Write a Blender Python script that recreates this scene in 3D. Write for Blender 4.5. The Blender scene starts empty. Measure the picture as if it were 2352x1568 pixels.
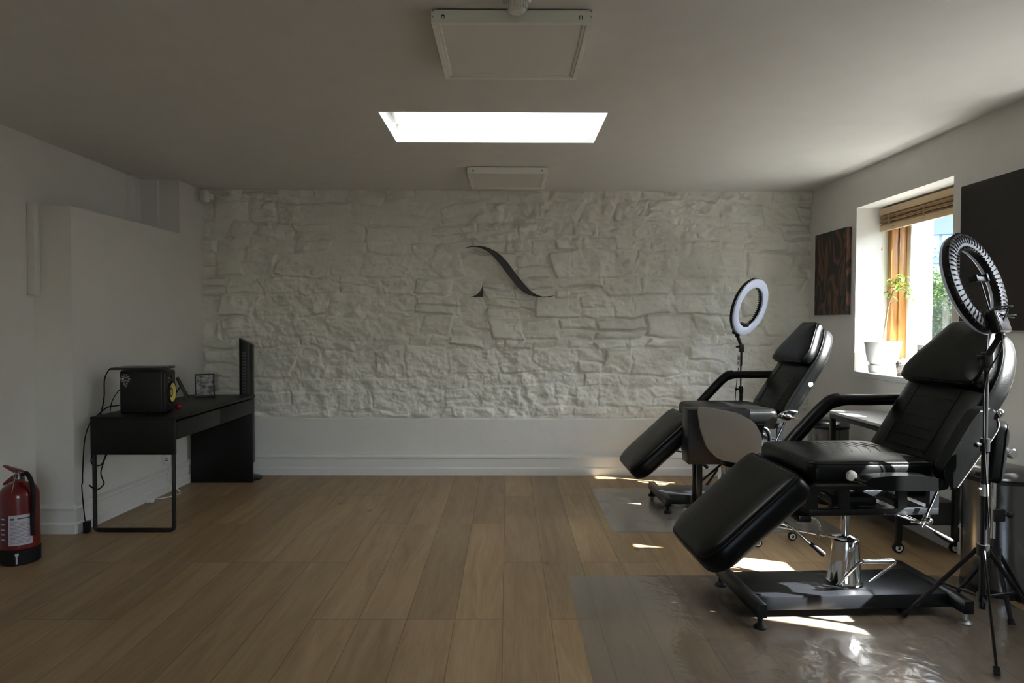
import bpy, bmesh, math, random
import numpy as np
from mathutils import Vector, Matrix
R = math.radians; PI = math.pi
random.seed(7)
S = bpy.context.scene
C = S.collection

# ------------------------------------------------------------------ camera, light, exposure
cd = bpy.data.cameras.new('camera'); cam = bpy.data.objects.new('camera', cd); C.objects.link(cam)
cd.sensor_fit = 'HORIZONTAL'; cd.sensor_width = 36.0; cd.lens = 36.0 * 1590.267 / 2352.0
cd.clip_start = .05; cd.clip_end = 300
cam.location = (0, 0, 1.355)
_y, _t, _r = R(.347), R(1.438), R(.134)
fw = Vector((math.sin(_y)*math.cos(_t), math.cos(_y)*math.cos(_t), -math.sin(_t)))
rt = Vector((math.cos(_y), -math.sin(_y), 0)); up = rt.cross(fw)
rt2 = rt*math.cos(_r) + up*math.sin(_r); up2 = -rt*math.sin(_r) + up*math.cos(_r)
cam.matrix_world = Matrix(((rt2.x, up2.x, -fw.x, 0), (rt2.y, up2.y, -fw.y, 0), (rt2.z, up2.z, -fw.z, 1.355), (0, 0, 0, 1)))
S.camera = cam
S.view_settings.view_transform = 'Standard'; S.view_settings.look = 'None'
S.view_settings.gamma = 1; S.view_settings.use_curve_mapping = False
S.view_settings.exposure = 2.6
SUN_DIR = Vector((-1, .41, -.9)).normalized()
w = bpy.data.worlds.new('world'); S.world = w; w.use_nodes = True
nt = w.node_tree; bg = nt.nodes['Background']
sky = nt.nodes.new('ShaderNodeTexSky'); sky.sky_type = 'NISHITA'; sky.sun_disc = False
sky.sun_elevation = R(39.8); sky.sun_rotation = R(112.3); sky.air_density = 1.0; sky.dust_density = 1.5
hs = nt.nodes.new('ShaderNodeHueSaturation'); hs.inputs['Saturation'].default_value = .65
nt.links.new(sky.outputs[0], hs.inputs['Color']); nt.links.new(hs.outputs[0], bg.inputs[0]); bg.inputs[1].default_value = .36
sl = bpy.data.lights.new('sun', 'SUN'); sl.energy = 16.0; sl.angle = R(.53); sl.color = (1, .98, .95)
so = bpy.data.objects.new('sun', sl); C.objects.link(so)
so.rotation_euler = SUN_DIR.to_track_quat('-Z', 'Y').to_euler()
def portal(name, loc, aim, sx, sy):
    l = bpy.data.lights.new(name, 'AREA'); l.shape = 'RECTANGLE'; l.size = sx; l.size_y = sy
    l.cycles.is_portal = True
    o = bpy.data.objects.new(name, l); C.objects.link(o); o.location = loc
    o.rotation_euler = Vector(aim).to_track_quat('-Z', 'Y').to_euler()
portal('portal_window', (3.34, 4.79, 1.63), (-1, 0, 0), 1.3, 1.3)
portal('portal_window', (3.34, 2.85, 1.63), (-1, 0, 0), 1.3, 1.3)
portal('portal_window', (.5, -2.55, 1.55), (0, 1, 0), 1.5, 1.35)
portal('portal_skylight', (-.085, 4.245, 3.72), (0, 0, -1), 1.29, .7)

# ------------------------------------------------------------------ materials
def schlick(k, normal=None):
    lw = k.n('ShaderNodeLayerWeight'); lw.inputs['Blend'].default_value = .5
    if normal: k.l(normal, lw.inputs['Normal'])
    p = k.math('POWER', lw.outputs['Facing'], 5.0); return k.math('ADD', k.math('MULTIPLY', p, .96), .04)
class NT:
    def __init__(s, name):
        s.m = bpy.data.materials.new(name); s.m.use_nodes = True; s.t = s.m.node_tree
        s.b = s.t.nodes['Principled BSDF']
    def n(s, typ, **kw):
        x = s.t.nodes.new(typ)
        for k, v in kw.items():
            if k.startswith('i_'): x.inputs[k[2:].replace('_', ' ')].default_value = v
            else: setattr(x, k, v)
        return x
    def l(s, a, b): s.t.links.new(a, b)
    def coord(s, scale=(1, 1, 1), obj=True):
        tc = s.n('ShaderNodeTexCoord'); mp = s.n('ShaderNodeMapping'); mp.inputs['Scale'].default_value = scale
        s.l(tc.outputs['Object' if obj else 'Generated'], mp.inputs[0]); return mp.outputs[0]
    def ramp(s, fac, stops):
        r = s.n('ShaderNodeValToRGB'); e = r.color_ramp.elements
        while len(e) < len(stops): e.new(.5)
        for q, (p, c) in zip(e, stops): q.position = p; q.color = (*c, 1)
        s.l(fac, r.inputs[0]); return r.outputs[0]
    def bump(s, h, strength=.3, dist=.01, prev=None):
        b = s.n('ShaderNodeBump', i_Strength=strength, i_Distance=dist); s.l(h, b.inputs['Height'])
        if prev: s.l(prev, b.inputs['Normal'])
        s.l(b.outputs[0], s.b.inputs['Normal']); return b.outputs[0]
    def math(s, op, a, b=None):
        x = s.n('ShaderNodeMath', operation=op)
        for i, v in enumerate((a, b)):
            if v is None: continue
            if isinstance(v, (int, float)): x.inputs[i].default_value = v
            else: s.l(v, x.inputs[i])
        return x.outputs[0]

def mat(name, col, rough=.5, metal=0, bump=None, var=0, spec=.5, coat=0, trans=0, alpha=1, emis=None):
    k = NT(name); b = k.b
    b.inputs['Base Color'].default_value = (*col, 1); b.inputs['Roughness'].default_value = rough
    b.inputs['Metallic'].default_value = metal; b.inputs['Specular IOR Level'].default_value = spec
    b.inputs['Coat Weight'].default_value = coat; b.inputs['Transmission Weight'].default_value = trans
    b.inputs['Alpha'].default_value = alpha
    if emis: b.inputs['Emission Color'].default_value = (*emis[0], 1); b.inputs['Emission Strength'].default_value = emis[1]
    v = k.coord()
    if var:
        n = k.n('ShaderNodeTexNoise', i_Scale=6.0, i_Detail=4.0); k.l(v, n.inputs[0])
        c2 = tuple(min(1, c*(1+var)) for c in col); c1 = tuple(c*(1-var) for c in col)
        k.l(k.ramp(n.outputs[0], [(.3, c1), (.7, c2)]), b.inputs['Base Color'])
    if bump:
        n = k.n('ShaderNodeTexNoise', i_Scale=float(bump[0]), i_Detail=5.0); k.l(v, n.inputs[0])
        k.bump(n.outputs[0], bump[1], bump[2])
    return k.m

M = {}
M['plaster'] = mat('white_plaster', (.72, .71, .68), .75, bump=(9, .25, .012), var=.02)
M['ceiling'] = mat('ceiling_paint', (.72, .712, .685), .8, bump=(3.5, .2, .02), var=.02)
M['gloss_white'] = mat('white_gloss_paint', (.72, .72, .70), .32, bump=(5, .1, .01))
M['stone'] = mat('painted_stone', (.74, .73, .665), .55, bump=(55, .28, .008), var=.04)
M['plastic_white'] = mat('white_plastic', (.70, .70, .66), .4)
M['lamp_housing'] = mat('lamp_housing', (.84, .85, .78), .45)
M['diffuser'] = mat('frosted_panel', (.74, .72, .67), .35)
M['black'] = mat('black_paint', (.008, .008, .008), .42, bump=(120, .1, .002))
M['desk_black'] = mat('desk_black', (.006, .006, .006), .42, bump=(80, .05, .002), spec=.3)
M['metal_black'] = mat('black_powder_metal', (.007, .0075, .009), .3, bump=(260, .12, .002), spec=.4)
M['rubber'] = mat('black_rubber', (.006, .006, .006), .6, spec=.3)
M['plastic_black'] = mat('black_plastic', (.006, .006, .007), .38, spec=.35)
M['chrome'] = mat('chrome', (.82, .83, .85), .07, 1)
M['steel'] = mat('brushed_steel', (.19, .19, .19), .24, 1)
M['zinc'] = mat('zinc', (.5, .5, .5), .4, 1)
M['red'] = mat('extinguisher_red', (.13, .003, .005), .28, coat=.4)
M['red_plastic'] = mat('red_plastic', (.20, .004, .012), .25)
M['cone_yellow'] = mat('speaker_cone_yellow', (.62, .50, .12), .4)
M['label_white'] = mat('label_paper', (.55, .52, .58), .6)
M['label_red'] = mat('label_dark_red', (.10, .03, .035), .6)
M['ink'] = mat('printed_ink', (.06, .05, .07), .6)
M['grey_shell'] = mat('grey_upholstery', (.19, .175, .15), .62, bump=(60, .15, .004), var=.04)
M['canvas_black'] = mat('canvas_black', (.012, .011, .01), .6)
M['pine_pale'] = mat('pale_wood', (.55, .40, .24), .5, var=.08)
M['pot_white'] = mat('white_ceramic_pot', (.72, .73, .72), .35)
M['soil'] = mat('soil', (.05, .035, .02), .9, bump=(60, .6, .02))
M['leaf'] = mat('leaf_green', (.16, .30, .04), .45)
M['leaf_pale'] = mat('leaf_pale', (.35, .42, .22), .5)
M['pink'] = mat('pink_petal', (.65, .25, .22), .5)
M['bark'] = mat('plant_stem', (.30, .22, .13), .7, bump=(90, .5, .005))
M['stone_grey'] = mat('carved_stone_grey', (.34, .31, .28), .75, bump=(70, .5, .006), var=.3)
M['pot_brown'] = mat('brown_pot', (.17, .12, .055), .6, bump=(150, .9, .01), var=.4)
M['cord_white'] = mat('white_cable', (.62, .62, .60), .45)
M['laptop'] = mat('dark_grey_laptop', (.06, .06, .065), .35, .6)
M['screen_photo'] = None
M['wood_grey'] = mat('grey_tabletop', (.33, .33, .33), .4, var=.1)
M['led_face'] = mat('ring_light_diffuser', (.60, .66, .82), .35, trans=0)
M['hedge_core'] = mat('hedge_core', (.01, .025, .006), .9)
M['concrete'] = mat('pale_render', (.55, .57, .60), .7)
M['sky_block'] = mat('sky_block_grey', (.20, .19, .18), .9, var=.1)  # only for the added outdoor wall that holds back sky light
M['ground'] = mat('paving_ground', (.08, .078, .072), .9, var=.1)
M['b_slab'] = mat('building_slab', (.12, .16, .24), .5)

def leather(name):
    k = NT(name); b = k.b; b.inputs['Base Color'].default_value = (.0015, .0018, .0018, 1)
    b.inputs['Roughness'].default_value = .36; b.inputs['Specular IOR Level'].default_value = .19
    v = k.coord()
    vo = k.n('ShaderNodeTexVoronoi', i_Scale=260.0); k.l(v, vo.inputs[0])
    p = k.bump(vo.outputs[0], .12, .002)
    n = k.n('ShaderNodeTexNoise', i_Scale=5.0, i_Detail=3.0); k.l(v, n.inputs[0]); k.bump(n.outputs[0], .12, .02, p)
    k.l(k.ramp(n.outputs[0], [(.3, (.31,)*3), (.75, (.38,)*3)]), b.inputs['Roughness'])
    return k.m
M['leather'] = leather('black_vinyl_leather')

def wood_floor():
    k = NT('oak_plank_floor'); b = k.b
    tc = k.n('ShaderNodeTexCoord'); sp = k.n('ShaderNodeSeparateXYZ'); k.l(tc.outputs['Object'], sp.inputs[0])
    x, y = sp.outputs[0], sp.outputs[1]
    xs = k.math('DIVIDE', k.math('ADD', x, .02), .22); row = k.math('FLOOR', xs); fx = k.math('FRACT', xs)
    wn = k.n('ShaderNodeTexWhiteNoise', noise_dimensions='1D'); k.l(row, wn.inputs['W'])
    off = k.math('MULTIPLY', k.math('FLOOR', k.math('MULTIPLY', wn.outputs[0], 1.999)), .5)
    ys = k.math('ADD', k.math('DIVIDE', k.math('SUBTRACT', y, .11), 1.52), off); col = k.math('FLOOR', ys); fy = k.math('FRACT', ys)
    cid = k.n('ShaderNodeCombineXYZ'); k.l(row, cid.inputs[0]); k.l(col, cid.inputs[1])
    wn2 = k.n('ShaderNodeTexWhiteNoise', noise_dimensions='3D'); k.l(cid.outputs[0], wn2.inputs[0])
    # grain coordinates shifted per plank
    sc = k.n('ShaderNodeVectorMath', operation='SCALE'); sc.inputs['Scale'].default_value = 17.0; k.l(wn2.outputs['Color'], sc.inputs[0])
    mp = k.n('ShaderNodeMapping'); mp.inputs['Scale'].default_value = (9, .9, 1); k.l(tc.outputs['Object'], mp.inputs[0])
    ad = k.n('ShaderNodeVectorMath', operation='ADD'); k.l(mp.outputs[0], ad.inputs[0]); k.l(sc.outputs[0], ad.inputs[1])
    n1 = k.n('ShaderNodeTexNoise', i_Scale=1.3, i_Detail=7.0, i_Roughness=.62, i_Distortion=.9); k.l(ad.outputs[0], n1.inputs[0])
    mp2 = k.n('ShaderNodeMapping'); mp2.inputs['Scale'].default_value = (60, 3, 1); k.l(tc.outputs['Object'], mp2.inputs[0])
    n2 = k.n('ShaderNodeTexNoise', i_Scale=1.5, i_Detail=4.0); k.l(mp2.outputs[0], n2.inputs[0])
    mp3 = k.n('ShaderNodeMapping'); mp3.inputs['Scale'].default_value = (2.6, 1.1, 1); k.l(ad.outputs[0], mp3.inputs[0])
    base = k.ramp(n1.outputs[0], [(.2, (.215, .135, .062)), (.5, (.33, .222, .112)), (.8, (.42, .30, .165))])
    mx = k.n('ShaderNodeMix', data_type='RGBA', blend_type='MULTIPLY'); mx.inputs[0].default_value = .8
    k.l(base, mx.inputs[6]); k.l(k.ramp(n2.outputs[0], [(.3, (.80, .79, .78)), (.7, (1.0, 1.0, 1.0))]), mx.inputs[7])
    mx2 = k.n('ShaderNodeMix', data_type='RGBA', blend_type='MULTIPLY'); mx2.inputs[0].default_value = 1
    k.l(mx.outputs[2], mx2.inputs[6]); k.l(k.ramp(wn2.outputs[0], [(0, (.80, .79, .80)), (1, (1.08, 1.07, 1.05))]), mx2.inputs[7])
    # knots
    vo = k.n('ShaderNodeTexVoronoi', i_Scale=1.0); mk = k.n('ShaderNodeMapping'); mk.inputs['Scale'].default_value = (3.4, 1.5, 1)
    k.l(tc.outputs['Object'], mk.inputs[0]); k.l(mk.outputs[0], vo.inputs[0])
    mx3 = k.n('ShaderNodeMix', data_type='RGBA', blend_type='MULTIPLY'); mx3.inputs[0].default_value = 1
    k.l(mx2.outputs[2], mx3.inputs[6]); k.l(k.ramp(vo.outputs[0], [(.02, (.45, .42, .40)), (.075, (1, 1, 1))]), mx3.inputs[7])
    # seams
    ex = k.math('MINIMUM', fx, k.math('SUBTRACT', 1.0, fx)); ex = k.math('MULTIPLY', ex, .22)
    ey = k.math('MINIMUM', fy, k.math('SUBTRACT', 1.0, fy)); ey = k.math('MULTIPLY', ey, 1.52)
    e = k.math('MINIMUM', ex, ey)
    seam = k.ramp(e, [(.0010, (.42, .40, .38)), (.0030, (1, 1, 1))])
    mx4 = k.n('ShaderNodeMix', data_type='RGBA', blend_type='MULTIPLY'); mx4.inputs[0].default_value = 1
    k.l(mx3.outputs[2], mx4.inputs[6]); k.l(seam, mx4.inputs[7]); k.l(mx4.outputs[2], b.inputs['Base Color'])
    b.inputs['Roughness'].default_value = .42; b.inputs['Specular IOR Level'].default_value = .45
    k.bump(n2.outputs[0], .12, .002)
    return k.m
M['floor'] = wood_floor()

def pine():
    k = NT('pine_wood'); v = k.coord((14, 14, 1.2))
    n = k.n('ShaderNodeTexNoise', i_Scale=2.0, i_Detail=5.0, i_Distortion=1.5); k.l(v, n.inputs[0])
    k.l(k.ramp(n.outputs[0], [(.3, (.22, .09, .02)), (.6, (.42, .20, .05)), (.8, (.50, .27, .08))]), k.b.inputs['Base Color'])
    k.b.inputs['Roughness'].default_value = .35; return k.m
M['pine'] = pine()

def bamboo():
    k = NT('bamboo_slats'); v = k.coord((1.5, 3, 160))
    n = k.n('ShaderNodeTexNoise', i_Scale=1.0, i_Detail=3.0); k.l(v, n.inputs[0])
    k.l(k.ramp(n.outputs[0], [(.35, (.20, .11, .04)), (.65, (.42, .27, .12))]), k.b.inputs['Base Color'])
    k.b.inputs['Roughness'].default_value = .5; k.bump(n.outputs[0], .6, .004); return k.m
M['bamboo'] = bamboo()

def swirl():
    k = NT('copper_swirl_painting'); v = k.coord((1, 2.1, .95))
    n = k.n('ShaderNodeTexNoise', i_Scale=2.1, i_Detail=.4, i_Distortion=1.1); k.l(v, n.inputs[0])
    f = k.math('SINE', k.math('MULTIPLY', n.outputs[0], 38.0))
    c = k.ramp(k.math('ADD', k.math('MULTIPLY', f, .5), .5), [(.52, (.010, .009, .008)), (.62, (.085, .034, .02)), (.95, (.13, .056, .034))])
    k.l(c, k.b.inputs['Base Color']); k.b.inputs['Roughness'].default_value = .5; k.b.inputs['Metallic'].default_value = .15
    n3 = k.n('ShaderNodeTexNoise', i_Scale=140.0); k.l(v, n3.inputs[0]); k.bump(n3.outputs[0], .5, .002)
    return k.m
M['swirl'] = swirl()
def dark_canvas():
    k = NT('dark_abstract_painting'); v = k.coord()
    n = k.n('ShaderNodeTexNoise', i_Scale=2.5, i_Detail=6.0, i_Distortion=1.0); k.l(v, n.inputs[0])
    k.l(k.ramp(n.outputs[0], [(.40, (.005, .0045, .0035)), (.62, (.015, .0055, .0035)), (.85, (.028, .017, .010))]), k.b.inputs['Base Color'])
    k.b.inputs['Roughness'].default_value = .6; k.bump(n.outputs[0], .3, .006); return k.m
M['dark_canvas'] = dark_canvas()
def bw_photo():
    k = NT('black_white_photo_print'); v = k.coord((14, 14, 22))
    n = k.n('ShaderNodeTexNoise', i_Scale=1.0, i_Detail=3.0, i_Distortion=.8); k.l(v, n.inputs[0])
    k.l(k.ramp(n.outputs[0], [(.35, (.10, .10, .10)), (.6, (.42, .42, .42))]), k.b.inputs['Base Color'])
    k.b.inputs['Roughness'].default_value = .15; return k.m
M['bw_photo'] = bw_photo()

def glass(name, tint=(1, 1, 1), refl=.6, rough=0.0):
    k = NT(name); t = k.t
    tr = k.n('ShaderNodeBsdfTransparent'); tr.inputs[0].default_value = (*tint, 1)
    gl = k.n('ShaderNodeBsdfGlossy'); gl.inputs['Roughness'].default_value = rough
    f = k.math('MULTIPLY', schlick(k), refl)
    mx = k.n('ShaderNodeMixShader'); k.l(f, mx.inputs[0]); k.l(tr.outputs[0], mx.inputs[1]); k.l(gl.outputs[0], mx.inputs[2])
    k.l(mx.outputs[0], t.nodes['Material Output'].inputs['Surface']); return k.m
M['glass'] = glass('window_glass', (.96, .98, .98))
def matplastic(name, f0, f1, dc, r0, bs):
    k = NT(name); v = k.coord()
    tr = k.n('ShaderNodeBsdfTransparent'); tr.inputs[0].default_value = (.93, .93, .94, 1)
    df = k.n('ShaderNodeBsdfDiffuse'); df.inputs[0].default_value = (*dc, 1)
    m1 = k.n('ShaderNodeMixShader'); m1.inputs[0].default_value = .40
    n = k.n('ShaderNodeTexNoise', i_Scale=1.6, i_Detail=3.0); k.l(v, n.inputs[0])
    k.l(k.math('MULTIPLY', k.ramp(n.outputs[0], [(.25, (f0,)*3), (.8, (f1,)*3)]), 1.0), m1.inputs[0])
    k.l(tr.outputs[0], m1.inputs[1]); k.l(df.outputs[0], m1.inputs[2])
    gl = k.n('ShaderNodeBsdfGlossy'); gl.inputs[0].default_value = (.9, .9, .9, 1)
    n2 = k.n('ShaderNodeTexNoise', i_Scale=5.0, i_Detail=4.0); k.l(v, n2.inputs[0])
    k.l(k.ramp(n2.outputs[0], [(.2, (r0,)*3), (.8, (r0+.08,)*3)]), gl.inputs['Roughness'])
    nb = k.n('ShaderNodeTexNoise', i_Scale=7.0, i_Detail=3.0, i_Distortion=.6); k.l(v, nb.inputs[0])
    bp = k.n('ShaderNodeBump', i_Strength=bs, i_Distance=.02); k.l(nb.outputs[0], bp.inputs['Height']); k.l(bp.outputs[0], gl.inputs['Normal'])
    m2 = k.n('ShaderNodeMixShader'); k.l(schlick(k), m2.inputs[0]); k.l(m1.outputs[0], m2.inputs[1]); k.l(gl.outputs[0], m2.inputs[2])
    k.l(m2.outputs[0], k.t.nodes['Material Output'].inputs['Surface']); return k.m
M['mat_frosted'] = matplastic('frosted_mat_plastic', .30, .38, (.36, .34, .30), .22, .05)
M['mat_clear'] = matplastic('clear_mat_plastic', .08, .22, (.38, .35, .30), .10, .30)
def bglass():
    k = NT('blue_office_glazing'); v = k.coord((1, 1, 1))
    br = k.n('ShaderNodeTexBrick', offset=0.0); br.inputs['Scale'].default_value = 1.0
    br.inputs['Color1'].default_value = (.22, .38, .60, 1); br.inputs['Color2'].default_value = (.28, .46, .68, 1); br.inputs['Mortar'].default_value = (.10, .16, .26, 1)
    br.inputs['Mortar Size'].default_value = .05; br.inputs['Brick Width'].default_value = .9; br.inputs['Row Height'].default_value = 1.5
    rot = k.n('ShaderNodeMapping'); rot.inputs['Rotation'].default_value = (R(90), 0, 0); k.l(v, rot.inputs[0]); k.l(rot.outputs[0], br.inputs[0])
    k.l(br.outputs[0], k.b.inputs['Base Color']); k.b.inputs['Roughness'].default_value = .2; return k.m
M['b_glass'] = bglass()
def leafmat(name, a, b_):
    k = NT(name); oi = k.n('ShaderNodeTexNoise', i_Scale=2.5); k.l(k.coord(), oi.inputs[0])
    k.l(k.ramp(oi.outputs[0], [(.3, a), (.7, b_)]), k.b.inputs['Base Color']); k.b.inputs['Roughness'].default_value = .35; return k.m
M['hedge'] = leafmat('hedge_leaves', (.05, .11, .03), (.14, .22, .07))

# ------------------------------------------------------------------ mesh helpers
def B(): return bmesh.new()
def box(bm, x0, x1, y0, y1, z0, z1, bev=0, seg=2, mi=0):
    xs, ys, zs = sorted((x0, x1)), sorted((y0, y1)), sorted((z0, z1))
    v = [bm.verts.new((x, y, z)) for x in xs for y in ys for z in zs]
    f = [bm.faces.new([v[i] for i in q]) for q in ((0,1,3,2),(4,6,7,5),(0,4,5,1),(2,3,7,6),(0,2,6,4),(1,5,7,3))]
    for q in f: q.material_index = mi
    if bev:
        es = list({e for q in f for e in q.edges})
        bmesh.ops.bevel(bm, geom=es, offset=bev, segments=seg, profile=.5, affect='EDGES')
    return v
def catmull(pts, n=8):
    P = [Vector(p) for p in pts]; P = [P[0]*2-P[1]] + P + [P[-1]*2-P[-2]]; out = []
    for i in range(1, len(P)-2):
        for k in range(n):
            t = k/n; a, b, c, d = P[i-1], P[i], P[i+1], P[i+2]
            out.append(.5*((2*b)+(-a+c)*t+(2*a-5*b+4*c-d)*t*t+(-a+3*b-3*c+d)*t**3))
    out.append(P[-2]); return out
def tube(bm, pts, r, n=10, smooth=0, cap=True, closed=False, ry=None):
    """round tube (or flattened, when ry is given) along a path; r may be a list"""
    P = catmull(pts, smooth) if smooth else [Vector(p) for p in pts]
    m = len(P); rs = r if isinstance(r, (list, tuple)) else [r]*m
    if len(rs) != m: rs = [rs[min(len(rs)-1, int(i*len(rs)/m))] for i in range(m)]
    T = []
    for i in range(m):
        a = P[(i-1) % m] if closed or i > 0 else P[i]; b = P[(i+1) % m] if closed or i < m-1 else P[i]
        T.append((b-a).normalized())
    ref = Vector((0, 0, 1)) if abs(T[0].z) < .9 else Vector((1, 0, 0))
    N = (ref - T[0]*ref.dot(T[0])).normalized(); rings = []
    for i in range(m):
        if i: 
            N = N - T[i]*N.dot(T[i]); N.normalize()
        Bn = T[i].cross(N); ring = []
        for k in range(n):
            a = 2*PI*k/n; ring.append(bm.verts.new(P[i] + N*math.cos(a)*rs[i] + Bn*math.sin(a)*(rs[i] if ry is None else ry)))
        rings.append(ring)
    for i in range(m if closed else m-1):
        A, Bq = rings[i], rings[(i+1) % m]
        for k in range(n): bm.faces.new((A[k], A[(k+1) % n], Bq[(k+1) % n], Bq[k]))
    if cap and not closed: bm.faces.new(rings[0][::-1]); bm.faces.new(rings[-1])
def lathe(bm, prof, c=(0, 0, 0), n=32, axis='z', a0=0, a1=2*PI):
    full = abs(a1-a0-2*PI) < 1e-6; rows = []
    cnt = n if full else n+1
    for k in range(cnt):
        a = a0+(a1-a0)*k/n; row = []
        for (r, z) in prof:
            p = (r*math.cos(a), r*math.sin(a), z)
            if axis == 'y': p = (p[0], p[2], p[1])
            if axis == 'x': p = (p[2], p[0], p[1])
            row.append(bm.verts.new((p[0]+c[0], p[1]+c[1], p[2]+c[2])))
        rows.append(row)
    for k in range(n):
        A, Bq = rows[k], rows[(k+1) % cnt]
        for i in range(len(prof)-1): bm.faces.new((A[i], Bq[i], Bq[i+1], A[i+1]))
    bmesh.ops.remove_doubles(bm, verts=bm.verts, dist=1e-6)
def cyl(bm, a, b, r, n=16, r2=None): tube(bm, [a, b], [r, r if r2 is None else r2], n)
def prism(bm, outline, t0, t1, fr=None, bev=0, seg=3, mi=0):
    """outline (u,v) extruded along w from t0 to t1; fr = (origin,u,v,w)"""
    o, u, v, w_ = fr or (Vector((0, 0, 0)), Vector((1, 0, 0)), Vector((0, 1, 0)), Vector((0, 0, 1)))
    A = [bm.verts.new(o+u*a+v*b+w_*t0) for a, b in outline]; D = [bm.verts.new(o+u*a+v*b+w_*t1) for a, b in outline]
    f = [bm.faces.new(A[::-1]), bm.faces.new(D)]; n = len(A)
    side = [bm.faces.new((A[i], A[(i+1) % n], D[(i+1) % n], D[i])) for i in range(n)]
    for q in f+side: q.material_index = mi
    if bev:
        es = list(set(f[0].edges) | set(f[1].edges))
        bmesh.ops.bevel(bm, geom=es, offset=bev, segments=seg, profile=.6, affect='EDGES')
def sphere(bm, c, r, sx=1, sy=1, sz=1, u=16, v=10):
    bmesh.ops.create_uvsphere(bm, u_segments=u, v_segments=v, radius=r, matrix=Matrix.Translation(c) @ Matrix.Diagonal((sx, sy, sz, 1)))
def round_poly(pts, r=.04, n=5):
    out = []; m = len(pts)
    for i in range(m):
        p0, p, p1 = Vector(pts[i-1]), Vector(pts[i]), Vector(pts[(i+1) % m])
        a = (p0-p); b = (p1-p); ra = min(r, a.length*.45, b.length*.45); A = p+a.normalized()*ra; D = p+b.normalized()*ra
        for k in range(n+1):
            t = k/n; out.append(tuple((1-t)**2*A+2*t*(1-t)*p+t*t*D))
    return out
def obj(name, bm, m, parent=None, smooth=True, label=None, loc=None, rot=None):
    me = bpy.data.meshes.new(name)
    bmesh.ops.recalc_face_normals(bm, faces=bm.faces)
    bm.to_mesh(me); bm.free()
    for q in (m if isinstance(m, (list, tuple)) else [m]): me.materials.append(q)
    if smooth:
        me.polygons.foreach_set('use_smooth', [True]*len(me.polygons))
        try: me.set_sharp_from_angle(angle=R(38))
        except Exception: pass
    o = bpy.data.objects.new(name, me); C.objects.link(o)
    if parent: o.parent = parent
    if loc: o.location = loc
    if rot: o.rotation_euler = rot
    if label: o['label'] = label
    return o
def thing(name, label, cat, loc=(0, 0, 0), rotz=0, group=None):
    o = bpy.data.objects.new(name, None); C.objects.link(o); o.empty_display_size = .1
    o.location = loc; o.rotation_euler = (0, 0, rotz); o['label'] = label; o['category'] = cat
    if group: o['group'] = group
    return o
def tag(o, label, cat, group=None):
    o['label'] = label; o['category'] = cat
    if group: o['group'] = group
    return o
def struct(name, bm, m, label=None, smooth=False):
    o = obj(name, bm, m, smooth=smooth); o['kind'] = 'structure'
    if label: o['label'] = label; 
    return o

# ------------------------------------------------------------------ room shell
H = 2.543; YB = 6.22; YF = -2.2; XL = -3.04; XR = 2.70; XO = 3.30
WZ0, WZ1 = .985, 2.26; W1 = (4.2, 5.37); W2 = (2.25, 3.45)
SK = (-.73, .56, 3.922, 4.568)
bm = B(); box(bm, -4, XO, YF-.3, 6.6, -.12, 0); struct('floor', bm, M['floor'], 'oak plank floor')
bm = B()
x0, x1, y0, y1 = SK
box(bm, -4, XO, YF-.3, y0, H, H+.1); box(bm, -4, XO, y1, 6.6, H, H+.1); box(bm, -4, x0, y0, y1, H, H+.1); box(bm, x1, XO, y0, y1, H, H+.1)
struct('ceiling', bm, M['ceiling'], 'white painted ceiling')
# skylight shaft and glazing
bm = B(); zt = 3.72
box(bm, x0-.05, x0, y0-.05, y1+.05, H+.1, zt); box(bm, x1, x1+.05, y0-.05, y1+.05, H+.1, zt)
box(bm, x0, x1, y0-.05, y0, H+.1, zt); box(bm, x0, x1, y1, y1+.05, H+.1, zt)
sk = struct('window_3', bm, M['gloss_white'], 'bright ceiling skylight with white shaft')
bm = B()
box(bm, x0, x0+.055, y0, y1, H+.115, H+.16, .004); box(bm, x0, x0+.05, y1-.02, y1, H+.13, H+.30, .003)
obj('sash_frame', bm, M['gloss_white'], sk)
bm = B(); cyl(bm, (x0+.10, y0+.03, H+.175), (x0+.10, y0+.10, H+.175), .012); cyl(bm, (x0+.07, y0+.06, H+.17), (x0+.13, y0+.06, H+.19), .008); obj('window_latch', bm, M['zinc'], sk)
bm = B(); box(bm, x0, x1, y0, y1, zt-.03, zt-.024); obj('pane', bm, M['glass'], sk, smooth=False)
# left wall (recess above a thicker lower wall)
def lx(y): return -2.795 + .045*(y-4.46)       # face of the thick lower wall
bm = B(); box(bm, -4, XL, YF, 6.6, 0, H); struct('wall_left', bm, M['plaster'], 'white plaster left wall')
bm = B()
prism(bm, [(XL-.01, 4.46), (lx(4.46), 4.46), (lx(5.8), 5.8), (XL-.01, 5.8)], 0, 2.107, bev=.012, seg=2)
prism(bm, [(XL-.01, 5.8), (lx(5.8)+.0, 5.8), (lx(6.3), 6.3), (XL-.01, 6.3)], 0, H)
struct('wall_left', bm, M['plaster'], 'thick lower part of the left wall with a ledge')
bm = B(); box(bm, XL, -2.90, 5.77, 5.80, 2.11, H); struct('trim_1', bm, M['plaster'], 'boxing at the end of the high recess')
bm = B(); box(bm, XL, XL+.045, 5.56, 5.60, 2.11, H-.012, .004); obj_ = obj('pipe_boxing', bm, M['plaster']); tag(obj_, 'short white vertical trunking inside the recess above the left wall ledge', 'trunking')
bm = B(); box(bm, XL+.002, XL+.05, 4.405, 4.457, 1.535, 2.12, .004, mi=0)
tag(obj('cable_trunking', bm, M['plastic_white']), 'long white vertical cable trunking in the corner above the fire extinguisher', 'trunking')
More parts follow.
